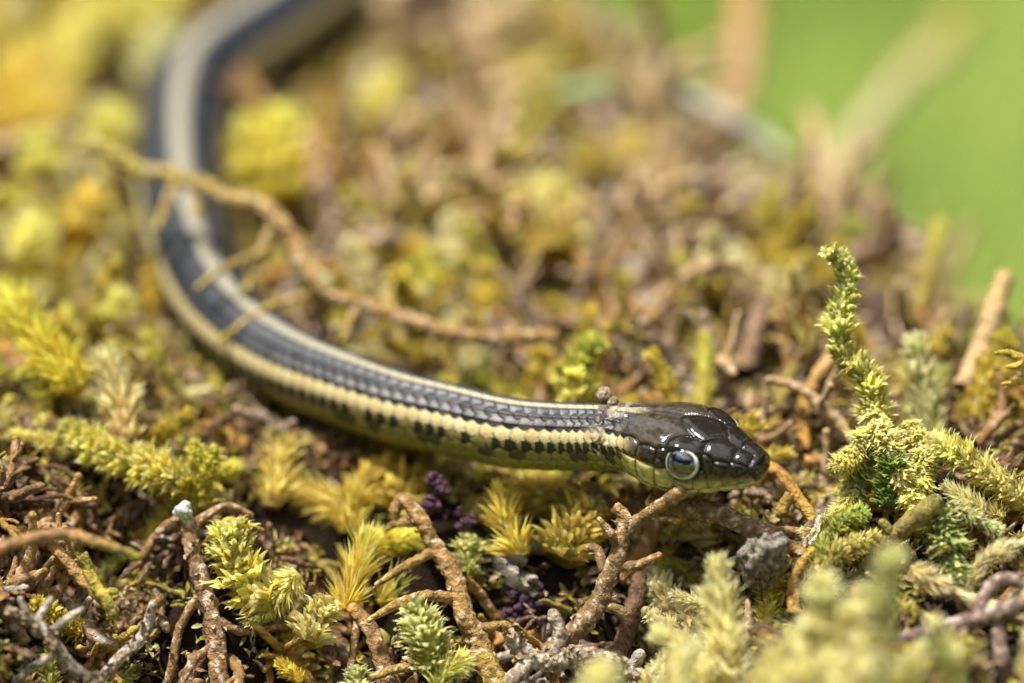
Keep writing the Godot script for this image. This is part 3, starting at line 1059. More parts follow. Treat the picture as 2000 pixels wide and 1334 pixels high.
	twig("brown shaded twig standing between the two lichen antlers", [[1190, 1330, -1, 22], [1215, 1262, 0, 22], [1238, 1190, 1, 22], [1250, 1130, 2, 18]], [[[1210, 1270, 0, 14], [1160, 1270, 0, 14], [1120, 1252, 1, 12]]], lin(0.17, 0.10, 0.06), BROWN)
	twig("grey brown arched twig over the dark hollow at bottom centre", [[980, 1110, 5, 14], [1020, 1072, 6, 16], [1070, 1070, 6, 16], [1120, 1090, 6, 14], [1150, 1140, 5, 12]], [], lin(0.25, 0.19, 0.14), MAUVE)
	twig("brown twig rising beside the brush of yellow moss", [[760, 1345, -3, 22], [740, 1270, -2, 20], [718, 1220, -1, 17], [690, 1190, 0, 15]], [[[700, 1200, 0, 10], [690, 1270, -1, 9], [680, 1330, -2, 9]]], lin(0.27, 0.15, 0.06), OCHRE, 0.05)

	var tip_white := lin(0.72, 0.76, 0.36)
	moss("tall pale moss shoot with nodding tip standing right of the snake's head", [[1716, 960, 1, 30], [1712, 860, 2, 32], [1704, 780, 2, 33], [1684, 722, 2, 30], [1646, 690, 2, 30], [1640, 620, 2, 30], [1652, 560, 2, 31], [1652, 520, 2, 30], [1622, 494, 1, 28]], IMBRICATE, lin(0.46, 0.46, 0.05), tip_white, lin(0.50, 0.56, 0.06))
	moss("pale ribbed moss finger pointing down left of the tall shoot", [[1712, 800, 1, 28], [1700, 845, 0, 29], [1672, 885, -1, 27], [1630, 918, -2, 22]], IMBRICATE, lin(0.46, 0.45, 0.08), tip_white, LIME)
	moss("hanging scaly moss stem under the pale ribbed finger", [[1700, 860, 2, 28], [1672, 930, 1, 30], [1664, 1000, 0, 30]], IMBRICATE, lin(0.30, 0.33, 0.08), PALE, lin(0.36, 0.42, 0.12))
	moss("woolly grey green moss shoot behind the tall pale one", [[1818, 900, 9, 40], [1812, 800, 11, 40], [1796, 720, 12, 38], [1785, 665, 12, 30]], FEATHER, lin(0.36, 0.38, 0.07), lin(0.66, 0.68, 0.42), lin(0.40, 0.44, 0.10))
	moss("plump yellow moss rope slanting in from the right edge", [[2040, 1000, -3, 36], [1970, 955, -3, 36], [1905, 908, -2, 32], [1860, 880, -2, 26], [1822, 860, -1, 16]], IMBRICATE, lin(0.52, 0.49, 0.08), tip_white, lin(0.56, 0.56, 0.09))
	moss("dark green moss tip in the shade of the tall shoot", [[1742, 990, -2, 30], [1738, 940, -2, 32], [1744, 894, -3, 28]], PLUMP, lin(0.10, 0.16, 0.02), lin(0.26, 0.36, 0.06), lin(0.14, 0.24, 0.02))
	moss("pale moss shoot running down to the olive lichen club", [[1700, 830, 0, 26], [1740, 890, -2, 28], [1768, 960, -3, 28], [1790, 1010, -4, 24]], IMBRICATE, lin(0.46, 0.45, 0.09), tip_white, LIME)
	moss("curled lime moss arm hanging right of the dark green tip", [[1770, 830, 2, 24], [1800, 880, 0, 26], [1806, 940, -2, 25], [1784, 985, -3, 18]], IMBRICATE, lin(0.48, 0.47, 0.07), tip_white, LIME)
	moss("feathery lime moss arm reaching down left to the dry leaf", [[1672, 960, -1, 24], [1640, 1000, -2, 26], [1610, 1030, -3, 24], [1570, 1040, -3, 16]], FEATHER, lin(0.48, 0.47, 0.07), tip_white, LIME)
	moss("pale feathery moss tuft between the yellow rope and the right edge", [[1960, 1010, -3, 26], [1900, 985, -4, 28], [1850, 950, -3, 22]], FEATHER, lin(0.50, 0.47, 0.12), tip_white, PALE)
	moss("green scaly moss shoot hanging beside the olive lichen club", [[1830, 1000, -5, 34], [1846, 1050, -6, 36], [1862, 1110, -7, 34], [1880, 1150, -7, 26]], IMBRICATE, lin(0.20, 0.28, 0.05), lin(0.52, 0.58, 0.24), lin(0.26, 0.36, 0.06))
	moss("short bright green moss tip pointing right beyond the lichen club", [[1850, 985, -5, 24], [1900, 1010, -6, 22], [1950, 1036, -6, 15]], FEATHER, lin(0.28, 0.32, 0.08), lin(0.6, 0.64, 0.36), lin(0.30, 0.40, 0.07))
	moss("green moss shoot curling over with a glossy tip below the ribbed finger", [[1600, 1100, -6, 24], [1622, 1050, -5, 26], [1650, 1015, -5, 26], [1692, 1004, -5, 20]], IMBRICATE, lin(0.24, 0.28, 0.03), lin(0.48, 0.52, 0.14), lin(0.22, 0.38, 0.03))
	moss("olive moss shoot lying across below the green curl", [[1595, 1120, -7, 26], [1650, 1072, -6, 26], [1735, 1048, -5, 20]], IMBRICATE, lin(0.34, 0.32, 0.05), lin(0.56, 0.55, 0.20), lin(0.36, 0.36, 0.05))
	moss("cream feathery moss plume combed to the right", [[1780, 1108, -9, 26], [1822, 1136, -10, 28], [1880, 1165, -10, 26], [1932, 1188, -11, 16]], BRUSH, lin(0.44, 0.36, 0.08), lin(0.80, 0.76, 0.48), PALE)
	moss("pale curled moss strand at the right edge below the yellow rope", [[1880, 1200, -9, 24], [1905, 1120, -8, 26], [1950, 1078, -8, 25], [2010, 1060, -8, 22]], FEATHER, lin(0.44, 0.38, 0.12), lin(0.76, 0.72, 0.48), PALE)
	moss("bright lime moss tip standing behind the snake's neck", [[1130, 800, 12, 32], [1122, 740, 13, 34], [1140, 690, 13, 34], [1168, 664, 13, 24]], PLUMP, lin(0.42, 0.42, 0.02), lin(0.66, 0.74, 0.22), lin(0.42, 0.54, 0.03))
	moss("yellow moss shoot reaching left from beneath the snake's bend", [[365, 950, 4, 24], [300, 915, 5, 28], [240, 896, 6, 34], [180, 872, 7, 44], [130, 838, 8, 42]], PLUMP, lin(0.52, 0.46, 0.02), lin(0.78, 0.76, 0.30), lin(0.55, 0.56, 0.05))
	moss("small yellow moss tip at the far left of the reaching shoot", [[150, 880, 8, 24], [90, 860, 8, 24], [30, 848, 9, 16]], FEATHER, lin(0.52, 0.46, 0.04), lin(0.78, 0.76, 0.30), LIME)
	moss("fat glistening yellow green moss shoot left of the ochre antler", [[540, 1170, -1, 40], [500, 1160, 0, 46], [470, 1120, 0, 52], [455, 1070, 0, 54], [448, 1030, 0, 50]], PLUMP, lin(0.56, 0.50, 0.04), lin(0.80, 0.80, 0.34), lin(0.50, 0.53, 0.03))
	moss("pale yellow moss fringe hanging under the fat glistening shoot", [[580, 1120, 1, 40], [540, 1165, 0, 42], [490, 1215, -1, 34]], FEATHER, lin(0.62, 0.58, 0.12), lin(0.80, 0.78, 0.34), lin(0.60, 0.58, 0.08))
	moss("bright brush of yellow moss left of the antler's upper tine", [[672, 1190, 1, 40], [690, 1130, 2, 46], [706, 1085, 3, 46], [716, 1050, 3, 40]], BRUSH, lin(0.62, 0.46, 0.02), lin(0.84, 0.80, 0.24), lin(0.66, 0.60, 0.05))
	moss("yellow moss tuft right behind the bright brush", [[740, 1180, 3, 36], [780, 1140, 4, 40], [840, 1110, 5, 34]], BRUSH, lin(0.54, 0.48, 0.03), lin(0.76, 0.74, 0.24), LIME)
	moss("yellow moss frond behind the antler's forked top", [[700, 1080, 6, 34], [760, 1060, 6, 36], [820, 1050, 7, 30]], FEATHER, lin(0.60, 0.52, 0.02), lin(0.74, 0.70, 0.14), YELLOW)
	moss("small cream capped moss shoot under the fringe", [[600, 1258, -3, 30], [618, 1216, -2, 38], [640, 1178, -2, 36]], PLUMP, lin(0.50, 0.44, 0.08), tip_white, lin(0.60, 0.56, 0.14))
	moss("translucent light green moss shoot below the long middle tine", [[850, 1310, -4, 38], [836, 1260, -5, 44], [822, 1215, -5, 42], [806, 1186, -5, 30]], PLUMP, lin(0.40, 0.43, 0.06), lin(0.76, 0.78, 0.46), lin(0.44, 0.50, 0.08))
	moss("small grey green moss tip at the bottom left of the antler", [[700, 1345, -5, 28], [696, 1310, -5, 26]], PLUMP, lin(0.34, 0.38, 0.08), lin(0.68, 0.70, 0.42), lin(0.40, 0.45, 0.10))
	moss("light green moss clump at the bottom of the antler's foot", [[850, 1345, -6, 36], [870, 1310, -6, 34], [905, 1290, -5, 24]], FEATHER, lin(0.36, 0.40, 0.05), lin(0.66, 0.68, 0.3), LIME)
	moss("small light green moss head right of the antler's stem", [[905, 1130, 3, 24], [910, 1090, 4, 30], [914, 1052, 4, 26]], PLUMP, lin(0.42, 0.42, 0.05), lin(0.74, 0.76, 0.36), lin(0.44, 0.50, 0.06))
	moss("golden moss tip poking out near the bottom left centre", [[590, 1330, -5, 20], [560, 1305, -5, 22], [545, 1295, -5, 16]], FEATHER, GOLD, YELLOW, YELLOW)
	# the near lump at the bottom right, in front of the plane in focus
	var near := [
		["tall cream moss plume nearest the grey soil crumb", [[1430, 1360, -14, 50], [1420, 1260, -14, 56], [1405, 1180, -13, 56], [1400, 1106, -12, 42]], FEATHER],
		["cream moss plume leaning left at the foot of the tall one", [[1380, 1350, -16, 36], [1340, 1270, -15, 38], [1285, 1236, -14, 30]], FEATHER],
		["blurred cream moss spike right of the tall plume", [[1592, 1360, -30, 32], [1598, 1240, -31, 36], [1606, 1130, -32, 34]], PLUMP],
		["blurred green topped moss spike tallest on the near lump", [[1690, 1380, -33, 34], [1712, 1230, -34, 38], [1742, 1080, -35, 38]], PLUMP],
		["round blurred moss tip at the bottom edge left of the near lump", [[1172, 1390, -38, 34], [1176, 1300, -38, 36]], PLUMP],
		["slim blurred yellow moss tip right on the near lump", [[1868, 1380, -30, 20], [1852, 1290, -31, 22], [1826, 1215, -32, 20]], PLUMP],
		["broad cream moss frond at the bottom between the plumes", [[1460, 1390, -26, 48], [1520, 1300, -27, 50], [1560, 1240, -27, 40]], FEATHER],
		["cream moss frond lying low across the near lump", [[1500, 1360, -32, 44], [1600, 1310, -33, 46], [1700, 1290, -33, 36]], FEATHER],
		["short cream moss frond at the bottom edge of the near lump", [[1640, 1400, -36, 48], [1680, 1330, -36, 48], [1720, 1290, -36, 36]], PLUMP],
		["drooping yellow moss frond on the near lump's right flank", [[1760, 1390, -30, 36], [1770, 1310, -29, 36], [1800, 1270, -28, 24]], FEATHER],
		["cream moss frond left of the spikes on the near lump", [[1330, 1390, -26, 44], [1320, 1320, -26, 46], [1350, 1270, -25, 34]], FEATHER],
		["pale moss tuft between the two blurred spikes", [[1650, 1360, -27, 36], [1640, 1260, -27, 38], [1660, 1190, -27, 26]], FEATHER]]
	for i in near.size():
		var green_top := lin(0.34, 0.42, 0.05) if i == 3 else lin(0.70, 0.69, 0.24)
		moss(near[i][0], near[i][1], near[i][2], lin(0.64, 0.60, 0.19), lin(0.86, 0.86, 0.5), green_top)
	# behind, out of focus
	moss("yellow blurred moss clump inside the curve of the snake's far coil", [[540, 400, 58, 56], [530, 320, 60, 66], [524, 245, 62, 60]], PLUMP, lin(0.56, 0.48, 0.02), lin(0.74, 0.72, 0.20), lin(0.60, 0.58, 0.04))
	moss("pale yellow blurred moss clump in the middle of the far bed", [[1085, 500, 42, 56], [1070, 440, 45, 62], [1050, 380, 48, 50]], PLUMP, lin(0.58, 0.48, 0.05), lin(0.76, 0.72, 0.34), lin(0.64, 0.58, 0.12))
	moss("round yellow blurred moss tuft at the top near the meadow", [[1040, 240, 96, 46], [1040, 190, 98, 48], [1036, 130, 100, 42]], PLUMP, YELLOW, lin(0.78, 0.74, 0.26), lin(0.66, 0.62, 0.08))
	moss("bright yellow blurred moss dot left of the crossing branch", [[78, 345, 52, 34], [76, 310, 53, 36], [74, 275, 54, 30]], PLUMP, YELLOW, lin(0.80, 0.78, 0.24), lin(0.70, 0.68, 0.08))
	moss("big yellow blurred moss shoot on the left edge beside the bend", [[160, 760, 12, 46], [90, 680, 14, 56], [40, 610, 16, 52], [-10, 560, 18, 46]], FEATHER, lin(0.56, 0.48, 0.02), lin(0.72, 0.70, 0.12), YELLOW)
	moss("cream blurred moss frond below the snake's bend at left", [[250, 860, 10, 40], [228, 760, 11, 46], [200, 690, 12, 46]], FEATHER, lin(0.60, 0.48, 0.14), lin(0.78, 0.70, 0.36), PALE)
	var cushions := [["dim yellow moss cushion under the middle of the belly", 700, 985, 6, 20.0], ["olive moss cushion under the belly left of the purple sprig", 780, 968, 8, -35.0], ["olive moss cushion right of the purple sprig under the belly", 960, 992, 7, 65.0], ["olive moss cushion under the snake's throat", 1090, 990, 6, -60.0], ["yellow moss cushion below the belly near the yellow brush", 620, 968, 7, -70.0], ["pale yellow moss tuft left of the yellow cushions", 545, 930, 7, 15.0], ["olive moss tuft below the throat beside the knobbed antler", 1130, 1045, 3, 40.0], ["lime moss tuft between purple sprig and dark hollow", 1000, 1030, 4, -20.0]]
	for i in cushions.size():
		var b: Array = cushions[i]
		var a := deg_to_rad(b[4])
		var u := Vector2(sin(a), -cos(a)) * 62.0
		var pale: float = [0.0, -0.3, -0.35, -0.4, 0.1, 0.25, -0.35, 0.0][i]
		var c := lin(0.50, 0.43, 0.04)
		c = c.lerp(PALE, pale) if pale > 0.0 else tint(c, 1.0 + pale)
		b[3] += 4.0 if i < 6 else 0.0
		moss(b[0], [[b[1] - u.x, b[2] - u.y, b[3], 46], [b[1] + R(-12, 12), b[2] + R(-12, 12), b[3] + 1.0, 52], [b[1] + u.x, b[2] + u.y, b[3] + 2.0, 40]], [FEATHER, PLUMP, FEATHER, IMBRICATE, BRUSH, FEATHER, PLUMP, FEATHER][i], c, c.lerp(lin(0.74, 0.70, 0.24), 0.6), c.lerp(YELLOW, 0.5))
	var far := [["golden blurred moss mound at the left edge near the top", 40, 190, 78, 90, 0], ["pale yellow blurred moss mound at the top left", 260, 30, 104, 80, 1], ["cream blurred moss tuft beside the far coil's left side", 300, 115, 92, 60, 2], ["yellow blurred moss clump between the top left mounds", 130, 110, 92, 70, 1], ["yellow blurred moss tuft right of the far coil", 745, 190, 84, 56, 1], ["olive blurred moss tuft on the far bed under the top edge", 880, 110, 112, 60, 3], ["olive blurred moss tuft near the far edge of the bed", 1230, 300, 78, 44, 3], ["yellow blurred moss tuft left of the snake's bend", 60, 470, 36, 50, 1], ["green blurred moss tuft hugging the snake's bend", 225, 600, 26, 36, 4], ["golden blurred moss clump below the crossing branch's left tip", 170, 420, 44, 50, 0], ["yellow blurred moss tuft left of the far coil", 215, 250, 66, 40, 1]]
	for b in far:
		var c: Color = [GOLD, YELLOW, PALE, lin(0.46, 0.39, 0.03), lin(0.40, 0.42, 0.04)][b[5]]
		moss(b[0], [[b[1] - b[4] * R(0.2, 0.7), b[2] + b[4] * 0.8, b[3] - 2.0, b[4] * 0.8], [b[1], b[2], b[3], b[4]], [b[1] + b[4] * R(0.1, 0.5), b[2] - b[4] * 0.6, b[3] + 2.0, b[4] * 0.7]], [FEATHER, BRUSH, PLUMP][int(b[1]) % 3], c, c.lerp(lin(0.82, 0.80, 0.36), 0.6), c)

func lump(s: Shape, c: Vector3, r: Vector3, rough: float, freq: float, col: Color, pale: Color, n := 18) -> void:
	var first := s.v.size()
	for i in n + 1:
		var th := PI * i / n
		for k in n * 2:
			var a := TAU * k / (n * 2)
			var d := Vector3(sin(th) * cos(a), cos(th), sin(th) * sin(a))
			var q := c + d * 3.0
			var b := grain.get_noise_3dv(q * freq) + 0.5 * grain.get_noise_3dv(q * freq * 2.7) + 0.16 * grain.get_noise_3dv(q * freq * 7.0)
			s.put(c + d * r * (1.0 + rough * b), tint(col.lerp(pale, clampf(0.5 + 1.2 * grain.get_noise_3dv(q * freq * 5.0), 0, 1)), 1.0 + 0.5 * grain.get_noise_3dv(q * freq * 13.0)))
	for i in n:
		for k in n * 2:
			var a := first + i * n * 2 + k
			var b := first + i * n * 2 + (k + 1) % (n * 2)
			s.tri(a, b, a + n * 2)
			s.tri(b, b + n * 2, a + n * 2)

func details() -> void:
	var s := Shape.new()
	lump(s, spot(1488, 1094, -6), Vector3(2.2, 3.2, 2.0), 0.42, 10.0, lin(0.13, 0.11, 0.09), lin(0.34, 0.30, 0.25), 44)
	tag(commit("soil_crumb", s.mesh(M.stone)), "gritty grey crumb of soil below the snake's chin", "soil")
	s = Shape.new()
	lump(s, spot(1180, 772, 1.2), Vector3(0.75, 0.8, 0.7), 0.35, 8.0, lin(0.16, 0.11, 0.07), lin(0.42, 0.33, 0.22), 20)
	lump(s, spot(1196, 786, 1.0), Vector3(0.6, 0.62, 0.6), 0.35, 8.0, lin(0.20, 0.15, 0.08), lin(0.40, 0.32, 0.20), 18)
	lump(s, spot(1212, 806, 0.2), Vector3(0.5, 0.7, 0.5), 0.35, 8.0, lin(0.10, 0.07, 0.05), lin(0.36, 0.28, 0.20), 18)
	lump(s, spot(1186, 800, 0.6), Vector3(1.0, 0.5, 0.8), 0.35, 8.0, lin(0.1, 0.075, 0.05), lin(0.26, 0.2, 0.14), 18)
	tag(commit("skin_scrap", s.mesh(M.twig)), "brown scrap of shed skin and dirt stuck behind the snake's head", "debris")
	s = Shape.new()
	lump(s, spot(358, 998, 1), Vector3(0.95, 0.95, 0.9), 0.25, 14.0, lin(0.62, 0.60, 0.56), lin(0.80, 0.79, 0.76), 18)
	tag(commit("white_bead", s.mesh(M.stone)), "small white bead at the top of the rusty lichen twig", "crumb")
	# the purple sprig under the belly
	s = Shape.new()
	for k in 46:
		var t := k / 46.0
		var x := 850.0 + 50.0 * sin(t * 9.0) * t + R(-14, 14) + 20.0 * t
		var y := 925.0 + 105.0 * t + R(-12, 12)
		lump(s, spot(x, y, 5.0 + R(-1.2, 1.2)), Vector3(R(0.2, 0.55), R(0.2, 0.5), R(0.2, 0.5)), 0.5, 12.0, lin(0.05, 0.02, 0.035), lin(0.12, 0.05, 0.085), 7)
	tag(commit("purple_sprig", s.mesh(M.twig)), "dark purple knobbly sprig under the snake's belly", "lichen")
	s = Shape.new()
	for k in 30:
		lump(s, spot(1020 + R(-40, 40), 1180 + R(-40, 50), 3.0 + R(-1.2, 1.2)), Vector3(R(0.3, 0.7), R(0.3, 0.6), R(0.3, 0.6)), 0.4, 20.0, lin(0.04, 0.016, 0.03), lin(0.10, 0.04, 0.08), 7)
	tag(commit("purple_sprig", s.mesh(M.twig)), "blackish purple clump in the hollow between the lichen antlers", "lichen")
	# a dry curled leaf
	s = Shape.new()
	for i in 13:
		for k in 9:
			var u := i / 12.0
			var w := (k / 8.0 - 0.5) * 2.0
			var half := 0.95 * sin(PI * (0.08 + 0.9 * u)) * (1.0 + 0.25 * sin(u * 17.0))
			var mid := spot(lerpf(1560, 1612, u), lerpf(1085, 1015, u) + 8.0 * sin(u * 6.0), -4.0)
			var n := grain.get_noise_2d(u * 160.0, w * 70.0)
			s.put(mid + Vector3(w * half * 0.7, w * w * 0.75 + n * 0.7, w * half * 0.5 - 0.3), tint(lin(0.50, 0.33, 0.22).lerp(lin(0.66, 0.54, 0.42), clampf(0.5 + n, 0, 1)), 1.0 + n))
	for i in 12:
		for k in 8:
			var a := i * 9 + k
			s.tri(a, a + 1, a + 9)
			s.tri(a + 1, a + 10, a + 9)
	tag(commit("dry_leaf", s.mesh(M.twig)), "small curled pinkish dry leaf between snout and green moss", "leaf")
	# a grey scrap of lichen leaf in the hollow
	s = Shape.new()
	for i in 11:
		for k in 9:
			var u := i / 10.0
			var w := (k / 8.0 - 0.5) * 2.0
			var n := grain.get_noise_2d(u * 140.0 + 70.0, w * 60.0)
			var mid := spot(lerpf(985, 1030, u), lerpf(1085, 1165, u), 2.0)
			s.put(mid + Vector3(w * 1.5 + n, -w * w * 0.5 + n * 0.8, n * 1.2 - w * w * 0.8), tint(lin(0.24, 0.20, 0.16), 1.0 + 1.2 * n))
	for i in 10:
		for k in 8:
			var a := i * 9 + k
			s.tri(a, a + 1, a + 9)
			s.tri(a + 1, a + 10, a + 9)
	tag(commit("lichen_flake", s.mesh(M.twig)), "grey leafy lichen flake beside the dark hollow", "lichen")
	# blade of dry grass, blurred, at the edge of the meadow
	s = Shape.new()
	var path := path_of([[1090, 190, 84, 14], [1180, 168, 86, 19], [1280, 175, 88, 22], [1380, 210, 88, 24], [1460, 255, 86, 22], [1545, 310, 82, 12]])
	for i in path.size():
		var p: Vector3 = path[i][0]
		var r: float = path[i][1]
		var d: Vector3 = (path[mini(i + 1, path.size() - 1)][0] - path[maxi(i - 1, 0)][0]).normalized()
		var side := d.cross(Vector3(0, 0.5, 0.86)).normalized()
		var nn := side.cross(d)
		var t := float(i) / path.size()
		var c := lin(0.36, 0.46, 0.20).lerp(lin(0.52, 0.49, 0.38), smoothstep(0.25, 0.5, t)).lerp(lin(0.36, 0.44, 0.16), smoothstep(0.75, 1.0, t))
		s.put(p - side * r, c)
		s.put(p - nn * r * 0.25, tint(c, 0.9))
		s.put(p + side * r, c)
		s.put(p + nn * 0.12, c)
	for i in path.size() - 1:
		for k in 4:
			var a := i * 4 + k
			var b := i * 4 + (k + 1) % 4
			s.tri(a, a + 4, b)
			s.tri(b, a + 4, b + 4)
	tag(commit("grass_blade", s.mesh(M.grass)), "pale bleached grass blade lying along the mound's far edge", "grass blade")
	# forked dry tip at the right edge
	twig("small forked yellow tip entering at the right edge", [[2030, 720, 2, 10], [1995, 700, 1, 11], [1970, 690, 1, 9], [1945, 690, 0, 4]], [[[2000, 705, 1, 8], [1985, 715, 0, 8], [1966, 716, 0, 4]], [[2020, 745, 2, 8], [1990, 745, 1, 8], [1958, 750, 0, 4]]], lin(0.42, 0.30, 0.05), lin(0.5, 0.38, 0.05))

# ================================================================ the rest of the tangle
const PLACES := [
	[150, 60, "behind the snake's far coil at top left"], [120, 200, "left of the snake's far coil"], [110, 420, "left of the crossing branch's tip"], [120, 560, "left of the snake's bend"], [60, 780, "above the yellow shoot at the left edge"],
	[330, 760, "in front of the snake's bend"], [720, 110, "right of the snake's far coil"], [620, 460, "between the far coil and the crossing branch"], [780, 330, "on the bed behind the crossing branch"], [780, 540, "just above the crossing branch's right end"], [900, 180, "on the far bed near the top"],
	[1000, 620, "at the crossing branch's right end"], [900, 730, "just behind the snake's back"], [1180, 450, "in the middle of the far bed"], [1250, 250, "along the far edge before the meadow"], [1330, 620, "behind the snake's head"], [1300, 750, "just behind the snake's neck"],
	[1450, 480, "on the right of the far bed"], [1600, 420, "on the ridge before the green meadow"], [1560, 620, "behind the tall pale moss shoot"], [1560, 800, "between snout and tall moss shoot"], [1760, 640, "on the right ridge beside the tan stick"], [1900, 800, "behind the yellow moss rope"], [1930, 1060, "under the yellow moss rope"],
	[1430, 960, "below the snake's snout"], [1650, 980, "among the green moss right of the snout"], [1650, 1180, "behind the near lump"], [1880, 1290, "at the lower right corner"], [1480, 1280, "on the near lump"], [1250, 1150, "around the knobbed antler"], [1130, 1040, "under the snake's throat"],
	[1020, 1150, "in the hollow between the antlers"], [1080, 1310, "at the bottom centre"], [820, 1000, "under the belly beside the purple sprig"], [820, 1200, "around the ochre antler"], [600, 1000, "below the snake's belly at left"], [600, 1120, "beside the fat yellow moss shoot"], [620, 1300, "under the cream capped moss shoot"],
	[400, 900, "below the snake's bend"], [420, 1280, "around the rust twig's foot"], [250, 1000, "beside the white bead"], [120, 960, "below the reaching yellow shoot"], [200, 1150, "among the brown stems at lower left"], [100, 1290, "at the lower left corner"]]

func place_name(p: Vector3) -> String:
	var best := 1e18
	var name_is := ""
	for q in PLACES:
		var d := pow(p.x - q[0], 2) + pow(p.y - q[1], 2)
		if d < best:
			best = d
			name_is = q[2]
	return name_is

func hits_snake(p: Vector3, room: float) -> bool:
	for i in range(0, spine.size(), 5):
		var q: Vector3 = spine[i][0]
		var r: float = form(spine[i][1]).x + room
		if absf(q.x - p.x) < r and p.distance_squared_to(q) < r * r:
			return true
	return false

